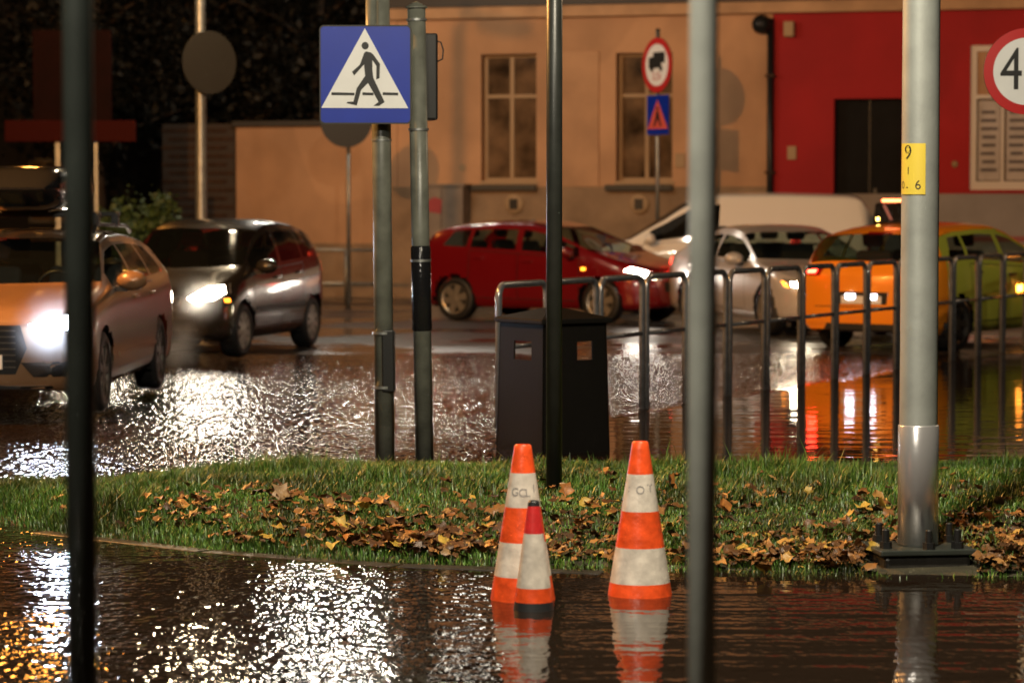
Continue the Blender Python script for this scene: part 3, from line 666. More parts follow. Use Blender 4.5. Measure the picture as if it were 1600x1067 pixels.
    def patch(nm, poly, axis, sgn, m, off=.008, parent=None, skirt=.03):
        """poly in (y,z) for axis x, or (x,z) for axis y; projected on to the skin as a slightly proud lens"""
        dr = Vector((-sgn, 0, 0)) if axis == 'x' else Vector((0, -sgn, 0)); n = len(poly); K = 4
        # refine outline
        ring = []
        for k in range(n):
            a, b = poly[k], poly[(k + 1) % n]; ring += [(a[0] + (b[0] - a[0]) * j / 3, a[1] + (b[1] - a[1]) * j / 3) for j in range(3)]
        cx, cz = sum(p[0] for p in ring) / len(ring), sum(p[1] for p in ring) / len(ring); vs = []
        def proj(u, z):
            o = Vector((sgn * (L / 2 + 1), u, z)) if axis == 'x' else Vector((u, sgn * 3, z))
            h = tree.ray_cast(o, dr)
            if h[0] is None:
                h = tree.find_nearest(Vector((sgn * (L / 2 - .25), u, z)) if axis == 'x' else Vector((u, sgn * Wd / 2, z)))
            return h[0] - dr * off
        for k in range(K + 1):
            f = k / K; vs += [proj(cx + (u - cx) * f, cz + (z - cz) * f) for u, z in ring] if k else [proj(cx, cz)]
        N_ = len(ring); fs = [(0, 1 + j, 1 + (j + 1) % N_) for j in range(N_)]
        for k in range(K - 1): fs += [(1 + k * N_ + j, 1 + (k + 1) * N_ + j, 1 + (k + 1) * N_ + (j + 1) % N_, 1 + k * N_ + (j + 1) % N_) for j in range(N_)]
        b0 = 1 + (K - 1) * N_; e0 = len(vs); vs += [v + dr * skirt for v in vs[b0:b0 + N_]]
        fs += [(b0 + j, e0 + j, e0 + (j + 1) % N_, b0 + (j + 1) % N_) for j in range(N_)]
        m2 = MB(); m2.add(vs, fs); return m2.build(nm, m, parent or car, 'auto')
    # underbody, arches and wheels
    MB().box(rx - .45, fx + .42, -Wd / 2 * .86, Wd / 2 * .86, sp.get('sill', .2) + .01, sp.get('sill', .2) + .16).build('underbody', M_trim, car)
    for wx in (fx, rx):
        for s in (1, -1):
            yo = s * (Wd / 2 - .01); T = Matrix.Translation((wx, yo, rw))
            MB().lathe([(arch + .004, -s * .34), (arch + .004, -s * .005)], 32, 'y', T).build('arch_liner', M_trim, car, True) if False else None
            lm = MB(); ns = 18
            vs = [(wx + arch * math.cos(a), yo - s * t, rw + arch * math.sin(a)) for a in [R(-20 + 220 * k / ns) for k in range(ns + 1)] for t in (.02, .36)]
            vs += [(wx, yo - s * .36, rw)]
            lm.add(vs, [(2 * k, 2 * k + 2, 2 * k + 3, 2 * k + 1) for k in range(ns)] + [(2 * k + 1, 2 * k + 3, len(vs) - 1) for k in range(ns)]).build('arch_liner', M_trim, car)
            wh = MB().lathe([(0, 0), (rw * .62, 0), (rw * .62, -s * .14), (0, -s * .14)], 24, 'y', T @ Matrix.Translation((0, -s * .055, 0))).build('wheel', M_hub, car, 'auto')
            MB().lathe([(rw * .66, -s * .02), (rw * .70, 0), (rw * .86, -s * .0), (rw * .97, -s * .02), (rw, -s * .05), (rw, -s * .17), (rw * .95, -s * .205), (rw * .68, -s * .21), (rw * .64, -s * .12)], 36, 'y', T, close=True).build('tyre', M_tyre, wh, True)
            rm = MB().lathe([(rw * .70, -s * .022), (rw * .685, -s * .008), (rw * .63, -s * .018), (rw * .62, -s * .06), (rw * .66, -s * .06)], 36, 'y', T, close=True)
            nsp = sp.get('spokes', 6)
            for k in range(nsp):
                Q = T @ Matrix.Rotation(2 * math.pi * k / nsp + .3, 4, 'Y'); wdt = sp.get('spw', .042)
                rm.prism([(-wdt * .8, rw * .05), (wdt * .8, rw * .05), (wdt, rw * .65), (-wdt, rw * .65)], -s * .045, -s * .014, 'xz', Q)
            rm.lathe([(rw * .2, -s * .05), (rw * .2, -s * .012), (rw * .08, -s * .006), (0, -s * .006)], 16, 'y', T)
            rm.build('rim', colors.get('rim', M_rim), wh, 'auto')
    # cabin
    zf = sp.get('sill', .2) + .17; zbelt = float(prof(sp['belt'], np.array([0.]))[0])
    dx_ = lines[names.index('df')][1]
    MB().box(dx_ - .12, dx_ + .16, -Wd * .41, Wd * .41, zf, zbelt - .02).build('dashboard', M_trim, car, bevel=.04)
    for sx in ((dx_ - 1.05,) if sp.get('van') else (dx_ - 1.0, dx_ - 1.9)):
        for s in (1, -1):
            se = MB().box(-.06, .06, -.24, .24, 0, .58, Matrix.Translation((sx, s * .36, zf + .2)) @ Matrix.Rotation(R(-14), 4, 'Y')).build('seat', colors.get('seat', M_seat), car, bevel=.05)
            MB().box(-.045, .045, -.13, .13, .63, .81, Matrix.Translation((sx, s * .36, zf + .2)) @ Matrix.Rotation(R(-14), 4, 'Y')).build('headrest', colors.get('headrest', colors.get('seat', M_seat)), se, bevel=.04)
            MB().box(-.05, .5, -.25, .25, .05, .2, Matrix.Translation((sx, s * .36, zf))).build('cushion', colors.get('seat', M_seat), se, bevel=.04)
    ringp = [(dx_ - .3 + .05 * math.sin(a), .36 + .18 * math.cos(a), zbelt - .04 + .17 * math.sin(a)) for a in [2 * math.pi * k / 20 for k in range(21)]]
    MB().tube(ringp, .014, 8, cap=False).build('steering_wheel', M_trim, car, True)
    for s in (1, -1):      # door mirrors
        mxp, zm = dx_ - .12, float(prof(sp['belt'], np.array([dx_ - .12]))[0]) + .07
        M_ = Matrix.Translation((mxp, s * (Wd / 2 + .09), zm)) @ Matrix.Diagonal((.085, .13, .085, 1))
        mm = MB().lathe([(0, -1), (.55, -.86), (.88, -.5), (1, 0), (.88, .5), (.55, .86), (0, 1)], 16, 'x', M_).build('mirror', colors.get('mirror', body_m), car, True)
        MB().box(-.03, .03, min(-s * .2, 0), max(-s * .2, 0), -.09, -.05, Matrix.Translation((mxp, s * (Wd / 2 + .06), zm))).build('mirror_arm', M_trim, mm)
    for s in (1, -1):      # wiper blades
        if s == 1:
            pass
    return car, patch, tree
def hatch(L, H, W_, wb, **k):
    a = L / 4.0; h = H / 1.46
    d = dict(L=L, W=W_, wb=wb, fo=.80 * a, rw=.31, cat='car',
        top=[(2.0 * a, .62), (1.97 * a, .70), (1.85 * a, .78), (1.6 * a, .86), (1.15 * a, .97), (.25 * a, 1.38 * h), (-.1 * a, 1.45 * h), (-.6 * a, H), (-1.2 * a, 1.425 * h), (-1.62 * a, 1.35 * h), (-1.87 * a, 1.08 * h), (-1.95 * a, .95 * h), (-2.0 * a, .84 * h)],
        belt=[(2.0 * a, .57), (1.5 * a, .76), (1.1 * a, .90), (.5 * a, .93), (-1.0 * a, 1.0), (-1.7 * a, 1.05), (-2.0 * a, .85)],
        lines=[('F', 2 * a, 2 * a, 2 * a), ('wsb', 1.0 * a, 1.0 * a, 1.16 * a), ('df', .85 * a, .8 * a, .8 * a), ('wst', .2 * a, .2 * a, .3 * a), ('p1f', -.12 * a, -.15 * a, -.15 * a), ('p1m', -.17 * a, -.2 * a, -.2 * a), ('p1r', -.22 * a, -.25 * a, -.25 * a),
               ('dr', -1.0 * a, -.98 * a, -.98 * a), ('qf', -1.07 * a, -1.04 * a, -1.04 * a), ('qr', -1.5 * a, -1.3 * a, -1.3 * a), ('rwt', -1.64 * a, -1.62 * a, -1.62 * a), ('rwb', -1.9 * a, -1.9 * a, -1.9 * a), ('R', -2 * a, -2 * a, -2 * a)],
        windows=[('front_side_window', 'df', 'p1f'), ('rear_side_window', 'p1r', 'dr'), ('quarter_window', 'qf', 'qr')], doors=[('df', 'p1m'), ('p1m', 'dr')])
    d.update(k); return d
def estate():
    return dict(L=4.72, W=1.83, wb=2.81, fo=.88, rw=.33, cat='car', rround=.45, roofw=.72, spokes=7, spw=.03,
        top=[(2.36, .70), (2.33, .80), (2.2, .87), (1.9, .93), (1.22, 1.03), (.35, 1.40), (0, 1.455), (-.7, 1.46), (-1.4, 1.42), (-1.8, 1.35), (-2.15, 1.08), (-2.3, .97), (-2.36, .86)],
        belt=[(2.36, .64), (1.9, .86), (1.2, .96), (.5, .98), (-1, .99), (-2, 1.03), (-2.36, .86)],
        lines=[('F', 2.36, 2.36, 2.36), ('wsb', 1.1, 1.1, 1.26), ('df', .92, .85, .85), ('wst', .28, .28, .38), ('p1f', -.08, -.1, -.1), ('p1m', -.12, -.14, -.14), ('p1r', -.16, -.18, -.18), ('dr', -1.02, -1.0, -1.0), ('qf', -1.1, -1.06, -1.06), ('qr', -1.75, -1.5, -1.5), ('rwt', -1.85, -1.83, -1.83), ('rwb', -2.2, -2.2, -2.2), ('R', -2.36, -2.36, -2.36)],
        windows=[('front_side_window', 'df', 'p1f'), ('rear_side_window', 'p1r', 'dr'), ('quarter_window', 'qf', 'qr')], doors=[('df', 'p1m'), ('p1m', 'dr')])
def coupe():
    return dict(L=4.35, W=1.75, wb=2.66, fo=.75, rw=.32, cat='car', roofw=.72, spokes=5,
        top=[(2.17, .60), (2.14, .68), (2.0, .75), (1.7, .83), (1.05, .94), (.3, 1.30), (-.1, 1.385), (-.6, 1.39), (-1.05, 1.32), (-1.65, 1.06), (-1.95, 1.02), (-2.12, .97), (-2.17, .82)],
        belt=[(2.17, .55), (1.7, .74), (1.0, .87), (.5, .90), (-1, .95), (-1.7, .97), (-2.17, .82)],
        lines=[('F', 2.17, 2.17, 2.17), ('wsb', .92, .92, 1.06), ('df', .78, .72, .72), ('wst', .2, .2, .3), ('p1f', -.3, -.32, -.32), ('p1m', -.34, -.36, -.36), ('p1r', -.38, -.4, -.4), ('dr', -1.15, -1.0, -1.0), ('rwt', -1.2, -1.1, -1.1), ('rwb', -1.62, -1.62, -1.62), ('R', -2.17, -2.17, -2.17)],
        windows=[('front_side_window', 'df', 'p1f'), ('rear_side_window', 'p1r', 'dr')], doors=[('df', 'p1m'), ('p1m', 'dr')])
def van():
    return dict(L=4.4, W=1.79, wb=2.68, fo=.88, rw=.32, cat='van', van=True, roofw=.84, rround=.12, rnar=.08, drop=.07, fround=.5,
        top=[(2.2, .70), (2.17, .80), (2.05, .92), (1.75, 1.03), (1.5, 1.10), (.62, 1.66), (.35, 1.775), (.05, 1.815), (-.8, 1.825), (-1.9, 1.80), (-2.1, 1.76), (-2.17, 1.68), (-2.2, 1.5)],
        belt=[(2.2, .62), (1.7, .9), (1.2, 1.04), (.5, 1.08), (-2, 1.12), (-2.2, 1.1)],
        lines=[('F', 2.2, 2.2, 2.2), ('wsb', 1.42, 1.42, 1.6), ('df', 1.25, 1.1, 1.1), ('wst', .55, .5, .62), ('p1f', .12, .06, .06), ('p1m', .08, .02, .02), ('p1r', .04, -.02, -.02), ('dr', -.75, -.75, -.75), ('R', -2.2, -2.2, -2.2)],
        windows=[('front_side_window', 'df', 'p1f')], doors=[('df', 'p1m'), ('p1m', 'dr')])
def headlamp(car, pos, col, watt, size=85, r=.045):
    l = bpy.data.lights.new('headlamp_beam', 'SPOT'); l.energy = watt; l.color = col; l.spot_size = R(size); l.spot_blend = .9; l.shadow_soft_size = r
    o = bpy.data.objects.new('headlamp_beam', l); C.objects.link(o); o.parent = car; o.location = pos; o.rotation_euler = (0, R(-90 + 2), 0)
    return o
def mir(poly): return [(-a, b) for a, b in poly]
def aim(dx, dy): return math.atan2(dy, dx)
def z_at(x, y): return max(float(road_z(x, y)), -.06)
# --- estate car in the left foreground lane
P_est = paint('champagne_paint', (.22, .12, .062), .12, .28)
ax, ay = -4.12, 24.35
car, patch, tree = make_car('estate_car', 'pale estate car with a bright bluish headlight, nosing in at the left edge', estate(), (ax, ay, .03), aim(-.035, -1), dict(body=P_est, rim=M_rimd, glass=M_glass))
HL = [(.44, .745), (.62, .80), (.83, .835), (.86, .77), (.78, .69), (.60, .69)]
for s in (1, -1):
    pol = HL if s > 0 else mir(HL)
    lens = patch('headlight', pol, 'x', 1, M_lampoff, .006)
    patch('beam', [(s * .47, .745), (s * .62, .79), (s * .80, .822), (s * .835, .77), (s * .77, .70), (s * .60, .70)], 'x', 1, M_xenon, .014, lens)
    patch('fog_grille', [(s * .40, .45), (s * .78, .46), (s * .74, .34), (s * .50, .34)], 'x', 1, M_trim, .006)
    patch('door_trim', [(-1.0, .42), (.9, .42), (.9, .46), (-1.0, .46)], 'y', s, P_est, .012)
    patch('tail_light', [(s * .55, .98), (s * .80, .96), (s * .84, .84), (s * .60, .84)], 'x', -1, M_taildim)
gr = patch('grille', [(-.36, .36), (.36, .36), (.45, .56), (.40, .74), (-.40, .74), (-.45, .56)], 'x', 1, M_trim, .006)
for k in range(7): patch('grille_bar', [(-.36, .41 + k * .047), (.36, .41 + k * .047), (.36, .42 + k * .047), (-.36, .42 + k * .047)], 'x', 1, M_rimd, .014, gr)
patch('number_plate', [(-.26, .40), (.26, .40), (.26, .51), (-.26, .51)], 'x', 1, M_plate, .03, None, .03)
patch('bumper_lip', [(-.8, .24), (.8, .24), (.8, .275), (-.8, .275)], 'x', 1, M_trim, .01)
for s in (1, -1): MB().tube([(.35, s * .60, 1.44), (.2, s * .60, 1.50), (-1.3, s * .60, 1.47), (-1.5, s * .60, 1.42)], .018, 10).build('roof_rail', M_trim, car, True)
for s in (1, -1): headlamp(car, (2.42, s * .66, .76), (.72, .82, 1.0), 60)
rb = thing('roof_box', 'glossy black roof box carried on the pale estate car', 'roof box', (ax, ay, .03), aim(-.035, -1))
bxp = []
for k in range(13):
    t = k / 12; x_ = .85 - 2.0 * t; f = (1 - abs(2 * t - 1) ** 4) ** .5; bxp.append((x_, f))
vs = []; ns = 20
for x_, f in bxp:
    for j in range(ns):
        a = 2 * math.pi * j / ns; vs.append((x_, .40 * (.75 + .25 * f) * math.copysign(abs(math.cos(a)) ** .6, math.cos(a)), 1.80 + (.19 * f + .01) * math.copysign(abs(math.sin(a)) ** .6, math.sin(a))))
MB().add(vs, [(i * ns + j, i * ns + (j + 1) % ns, (i + 1) * ns + (j + 1) % ns, (i + 1) * ns + j) for i in range(12) for j in range(ns)] + [tuple(range(ns)), tuple(12 * ns + j for j in range(ns))]).build('shell', mat('box_gloss', (.012, .012, .013), .15, coat=1), rb, 'auto')
for x_ in (.2, -.75):
    MB().box(x_ - .035, x_ + .035, -.64, .64, 1.56, 1.60).build('cross_bar', M_trim, rb, bevel=.008)
    for s in (1, -1): MB().box(x_ - .04, x_ + .04, s * .6 - .03, s * .6 + .03, 1.48, 1.565).build('bar_foot', M_trim, rb)
    MB().box(x_ - .03, x_ + .03, -.2, .2, 1.595, 1.64).build('box_clamp', M_trim, rb)
# --- small dark hatchback
P_dark = paint('graphite_paint', (.035, .031, .027), .45, .26)
cx_, cyy = -3.44, 32.4; hd = Vector((-.58, -2.25)).normalized()
car, patch, tree = make_car('small_car', 'small dark grey hatchback with glowing headlight and headrests coloured for red light, behind the estate', hatch(3.72, 1.51, 1.66, 2.36, rw=.30, fnar=.24, spokes=9, spw=.03), (cx_, cyy, z_at(cx_, cyy)), aim(*hd), dict(body=P_dark, rim=M_rim, headrest=M_redlit, glass=M_glassd))
for s in (1, -1):
    lens = patch('headlight', [(s * .40, .66), (s * .60, .80), (s * .76, .82), (s * .79, .72), (s * .70, .64), (s * .5, .62)], 'x', 1, M_lampoff, .006)
    patch('beam', [(s * .44, .67), (s * .60, .785), (s * .73, .80), (s * .76, .72), (s * .69, .65), (s * .5, .635)], 'x', 1, M_halogen, .014, lens)
    patch('tail_light', [(s * .60, 1.1), (s * .76, 1.08), (s * .78, .82), (s * .62, .82)], 'x', -1, M_taildim)
    patch('rub_strip', [(-.9, .50), (.72, .50), (.72, .545), (-.9, .545)], 'y', s, M_trim, .008)
    patch('side_repeater', [(1.52, .62), (1.60, .62), (1.60, .66), (1.52, .66)], 'y', s, M_amber, .006)
patch('grille', [(-.34, .60), (.34, .60), (.36, .68), (-.36, .68)], 'x', 1, M_trim, .006)
patch('air_intake', [(-.55, .32), (.55, .32), (.5, .44), (-.5, .44)], 'x', 1, M_trim, .006)
patch('number_plate', [(-.26, .47), (.26, .47), (.26, .57), (-.26, .57)], 'x', 1, M_plate, .02)
for s in (1, -1): headlamp(car, (1.90, s * .62, .72), (1.0, .86, .66), 38)
# --- red hatchback
P_red = paint('red_paint', (.18, .005, .009), .15, .25)
hr = Vector((math.cos(R(-33)), math.sin(R(-33)))); nrm = Vector((-hr.y, hr.x))   # left of heading
rear = Vector((-.82, 40.4)); ctr = rear + hr * (2.42 - (3.95 / 2 - .79)) + nrm * .83    # from the near rear wheel
car, patch, tree = make_car('red_car', 'red five-door hatchback seen from its side behind the litter bin', hatch(3.95, 1.43, 1.69, 2.42, rw=.31, spokes=6, spw=.05, fnar=.34), (ctr.x, ctr.y, .01), aim(*hr), dict(body=P_red, glass=M_glass))
for s in (1, -1):
    lens = patch('headlight', [(s * .44, .64), (s * .62, .73), (s * .80, .79), (s * .83, .75), (s * .72, .64), (s * .55, .61)], 'x', 1, M_lampoff, .006)
    patch('beam', [(s * .55, .66), (s * .70, .71), (s * .74, .68), (s * .62, .635)], 'x', 1, M_halo2, .014, lens)
    patch('headlight_wing', [(1.55, .74), (1.80, .69), (1.86, .73), (1.62, .79)], 'y', s, M_halo2 if s < 0 else M_lampoff, .008, lens)
    patch('tail_light', [(s * .52, 1.02), (s * .76, 1.02), (s * .78, .86), (s * .56, .86)], 'x', -1, M_tailon)
    patch('tail_light_wing', [(-1.93, .86), (-1.80, .88), (-1.84, 1.02), (-1.90, 1.02)], 'y', s, M_tailon)
    patch('side_repeater', [(.88, .74), (.95, .74), (.95, .78), (.88, .78)], 'y', s, M_amber, .006)
    patch('rear_reflector', [(-1.86, .5), (-1.78, .5), (-1.78, .55), (-1.86, .55)], 'y', s, M_amber, .006)
patch('grille', [(-.4, .45), (.4, .45), (.45, .58), (-.45, .58)], 'x', 1, M_trim, .006)
patch('number_plate', [(-.26, .33), (.26, .33), (.26, .43), (-.26, .43)], 'x', 1, M_plate, .02)
for s in (1, -1): headlamp(car, (2.05, s * .62, .67), (1.0, .9, .75), 10)
# --- white van behind
P_white = paint('white_paint', (.84, .82, .76), 0., .4)
car, patch, tree = make_car('white_van', 'white compact panel van facing left, parked behind the silver car', van(), (3.28, 44.2, .01), math.pi - R(3), dict(body=P_white, glass=M_glassd, handle=M_trim))
for s in (1, -1):
    patch('headlight', [(s * .5, .75), (s * .8, .82), (s * .83, .7), (s * .55, .66)], 'x', 1, M_lampoff, .006)
    patch('tail_light', [(s * .70, 1.15), (s * .84, 1.15), (s * .84, .72), (s * .72, .72)], 'x', -1, M_tailoff)
    patch('slide_rail', [(-1.9, 1.02), (-.76, 1.02), (-.76, 1.05), (-1.9, 1.05)], 'y', s, M_trim, .008)
    patch('side_panel', [(-1.95, 1.18), (-.85, 1.2), (-.85, 1.6), (-1.9, 1.58)], 'y', s, P_white, .008)
# --- silver coupe
P_silver = paint('silver_paint', (.60, .57, .58), .3, .3)
hs = Vector((math.cos(R(-72)), math.sin(R(-72)))); nr = Vector((-hs.y, hs.x))
Rr = Vector((2.14, 39.35)); ctr = Rr + hs * (4.35 / 2 - .05) + nr * (1.75 / 2 - .06)
car, patch, tree = make_car('silver_car', 'silver two-door car between the red hatchback and the orange taxi', coupe(), (ctr.x, ctr.y, .01), aim(*hs), dict(body=P_silver, glass=M_glass))
for s in (1, -1):
    lens = patch('headlight', [(s * .45, .60), (s * .60, .70), (s * .78, .74), (s * .80, .66), (s * .62, .58)], 'x', 1, M_lampoff, .006)
    patch('beam', [(s * .58, .62), (s * .66, .69), (s * .73, .69), (s * .74, .645), (s * .66, .61)], 'x', 1, M_halo3, .014, lens)
    patch('tail_light', [(s * .50, .95), (s * .76, .94), (s * .78, .80), (s * .52, .80)], 'x', -1, M_tailon)
    patch('tail_light_wing', [(-2.12, .82), (-1.92, .84), (-1.95, .93), (-2.08, .94)], 'y', s, M_tailon)
    patch('side_repeater', [(1.5, .60), (1.57, .60), (1.57, .64), (1.5, .64)], 'y', s, M_amber, .006)
    patch('indicator', [(s * .76, .62), (s * .80, .64), (s * .81, .70), (s * .79, .70)], 'x', 1, M_amber, .012)
patch('grille', [(-.3, .52), (.3, .52), (.32, .62), (-.32, .62)], 'x', 1, M_trim, .006)
patch('number_plate', [(-.26, .38), (.26, .38), (.26, .48), (-.26, .48)], 'x', 1, M_plate, .02)
for s in (1, -1): headlamp(car, (2.22, s * .66, .65), (1.0, .85, .6), 14)
# --- orange taxi
P_or = paint('taxi_orange', (.92, .30, .016), .05, .3); P_greenlit = paint('taxi_green_lit', (.46, .52, .07), .05, .28)  # second paint carries the green light falling on the taxi's sides
ht = Vector((math.sin(R(36)), math.cos(R(36)))); rn = Vector((ht.y, -ht.x))   # right of heading
rr0 = Vector((4.66, 31.95)); ctr = rr0 + ht * (4.2 / 2 - .05) - rn * (1.75 / 2 - .07)
car, patch, tree = make_car('taxi', 'orange taxi with roof sign and sides coloured for green light, seen from behind past the railing', hatch(4.2, 1.47, 1.75, 2.6, rw=.31, rnar=.14, spokes=5), (ctr.x, ctr.y, .0), aim(*ht), dict(body=P_or, door=P_greenlit, flank=P_greenlit, glass=M_glass, mirror=M_trim, handle=M_trim, rim=M_rimd))
for s in (1, -1):
    tl = patch('tail_light', [(s * .50, 1.0), (s * .74, .98), (s * .76, .86), (s * .54, .86)], 'x', -1, M_tailoff)
    patch('lit_bulb', [(s * .60, .965), (s * .72, .955), (s * .72, .89), (s * .60, .89)], 'x', -1, emit_mat('brake_lit', (1.0, .025, .012), 34), .014, tl)
    patch('plate_lamp', [(s * .08, .655), (s * .20, .655), (s * .19, .60), (s * .09, .60)], 'x', -1, M_platelamp, .016)
    patch('headlight', [(s * .45, .62), (s * .6, .72), (s * .8, .76), (s * .8, .66)], 'x', 1, M_halo2, .006)
    patch('side_strip', [(.1, .64), (1.0, .69), (1.0, .74), (.1, .72)], 'y', s, M_streak if s < 0 else M_orange, .008)
    patch('front_wing_green_lit', [(.98, .45), (1.02, .88), (1.75, .72), (1.72, .6)], 'y', s, P_greenlit, .004)
    patch('roof_side_green_lit', [(-1.2, 1.36), (.1, 1.40), (.1, 1.37), (-1.2, 1.33)], 'y', s, P_greenlit, .004)
patch('plate_recess', [(-.34, .68), (.34, .68), (.32, .54), (-.32, .54)], 'x', -1, M_trim, .004)
patch('number_plate', [(-.26, .635), (.26, .635), (.26, .545), (-.26, .545)], 'x', -1, M_plate, .010)
patch('bumper_seam', [(-.8, .505), (.8, .505), (.8, .515), (-.8, .515)], 'x', -1, M_trim, .004)
patch('rear_diffuser', [(-.5, .22), (.5, .22), (.45, .32), (-.45, .32)], 'x', -1, M_trim, .008)
patch('high_brake_light', [(-.16, 1.335), (.16, 1.335), (.16, 1.36), (-.16, 1.36)], 'x', -1, M_tailoff, .008)
rs = MB().prism([(.06, 1.45), (.54, 1.43), (.50, 1.69), (.10, 1.70)], -.88, -.66, 'yz').build('roof_sign', M_blackg, car, bevel=.02)
MB().box(-.87, -.67, .24, .42, 1.702, 1.735).build('sign_lamp', emit_mat('sign_lamp', (1, .16, .05), 9), rs, bevel=.01)
MB().box(-.886, -.881, .44, .48, 1.48, 1.52).build('sign_marker', emit_mat('marker_amber', (1, .55, .1), 12), rs)
MB().add([(-.884, .36, 1.67), (-.884, .40, 1.67), (-.884, .30, 1.49), (-.884, .26, 1.49)], [(0, 1, 2, 3)]).build('sign_stripe', mat('sign_stripe', (.35, .2, .28), .5), rs)
#@@ BUILDINGS
# ------------------------------------------------------------------ buildings at the far side of the street
WL = Vector((-1.78, 49.5)); WR = Vector((8.37, 46.5)); WD = (WR - WL).normalized(); WA = math.atan2(WD.y, WD.x)
def wu(px): k = (px - 800) / F; return (k * WL.y - WL.x) / (WD.x - k * WD.y)
def wz(px, py): u = wu(px); Y = WL.y + WD.y * u; return CH + (308 - py) * Y / F
def wall_mesh(u0, u1, z0, z1, holes, y0=0., y1=.4):
    us_ = sorted({u0, u1} | {u for h in holes for u in h[:2]}); zs_ = sorted({z0, z1} | {z for h in holes for z in h[2:]}); m = MB()
    for a, b in zip(us_, us_[1:]):
        # merge vertically where possible
        run = None
        for c, d in zip(zs_, zs_[1:]):
            solid = not any(h[0] <= (a + b) / 2 <= h[1] and h[2] <= (c + d) / 2 <= h[3] for h in holes)
            if solid: run = [run[0], d] if run else [c, d]
            if (not solid or d == z1) and run: m.box(a, b, y0, y1, *run); run = None
    return m
och = thing('ochre_building', 'ochre plastered old building with tall windows and cornice band', 'building', (WL.x, WL.y, 0), WA)
uL, uR = wu(606), wu(1206); zP = wz(800, 292); zE = wz(800, 31)
wins = [(wu(752), wu(838), wz(790, 283), wz(790, 86)), (wu(962), wu(1050), wz(1000, 283), wz(1000, 84))]
wall_mesh(uL, uR, zP, zE + .3, wins).build('wall', M_ochre, och)
wall_mesh(uL - .02, uR, 0, zP - .002, [], -.05, .4).build('plinth', M_plinth, och)
MB().box(uL, uR + 6.5, -.16, -.002, zE, zE + .235).build('cornice', M_fascia, och, bevel=.02)
MB().box(uL, uR + 6.5, -.24, -.162, zE + .2, zE + .5).build('gutter', M_roof, och)
MB().box(wu(876), wu(936), -.03, -.003, wz(900, 292), wz(900, 82)).build('pilaster', M_ochre2, och, bevel=.01)
MB().box(wu(608), wu(622), -.04, -.003, zP, zE - .01).build('quoin', M_ochre, och)
for k, (a, b, c, d) in enumerate(wins):
    w = MB(); fy0, fy1 = .22, .29; ft = .055
    for bx in ((a, a + ft, c, d), (b - ft, b, c, d), (a + ft, b - ft, c, c + ft), (a + ft, b - ft, d - ft, d)): w.box(bx[0], bx[1], fy0, fy1, bx[2], bx[3])
    fr = w.build('window', M_frame, och)
    um = (a + b) / 2; zt_ = c + (d - c) * .67
    MB().box(um - .035, um + .035, fy0 - .012, fy1, c + ft, d - ft).build('mullion', M_frame, fr)
    for u0, u1 in ((a + ft, um - .035), (um + .035, b - ft)): MB().box(u0, u1, fy0 - .006, fy1, zt_ - .03, zt_ + .03).build('transom', M_frame, fr)
    for u0, u1 in ((a + ft, um - .035), (um + .035, b - ft)):
        for z0, z1 in ((c + ft, zt_ - .03), (zt_ + .03, d - ft)): MB().box(u0, u1, fy0 + .03, fy0 + .036, z0, z1).build('pane', M_pane, fr)
    MB().box(a - .02, b + .04, -.02, .3, c - .06, c - .003).build('sill', M_frame, fr)
    MB().box(a - .16, b + .03, -.16, -.06, c - .165, c - .066).build('sill_slab', mat('dark_stone', (.07, .06, .045), .7), fr, bevel=.01)
    MB().box(a, a + .45, .35, .38, c, d).build('curtain', mat('curtain', (.10, .07, .045), .9, noise=(3, .3)), fr)
for px in (805, 1000):
    u, z = wu(px), wz(px, 319); v = MB().lathe([(.09, -.10), (.16, -.10), (.175, -.055), (.175, -.04)], 28, 'y', Matrix.Translation((u, 0, z))).build('cellar_vent', M_frame, och, True)
    MB().box(u - .075, u + .075, -.112, -.09, z - .09, z + .09).build('vent_hole', M_black, v)
MB().box(wu(1055), wu(1070), -.03, -.002, wz(1060, 262), wz(1060, 240)).build('house_number', M_frame, och)
MB().lathe([(0, -.02), (.06, -.02), (.06, -.002)], 16, 'y', Matrix.Translation((wu(723), 0, wz(723, 262)))).build('wall_cap', M_frame, och)
MB().prism([(-.15, zE + .42), (4.6, zE + 3.6), (4.6, zE + 3.4), (-.1, zE + .31)], uL, uR, 'yz').build('roof', M_roof, och)
# drain pipe and dark lamp box at the joint
dp = thing('drain_pipe', 'dark vertical drain pipe where the ochre and red fronts meet', 'pipe', (WL.x, WL.y, 0), WA)
MB().tube([(wu(1204), -.09, .0), (wu(1204), -.09, wz(1204, 32))], .055, 14).build('pipe', M_trim, dp, True)
for py in (120, 270): MB().box(wu(1204) - .08, wu(1204) + .08, -.16, -.0, wz(1204, py) - .02, wz(1204, py) + .02).build('bracket', M_brick, dp)
MB().lathe([(0, -.3), (.13, -.28), (.16, -.18), (.16, -.06), (0, -.05)], 20, 'y', Matrix.Translation((wu(1191), 0, wz(1191, 41)))).build('hopper', M_black, dp, True)
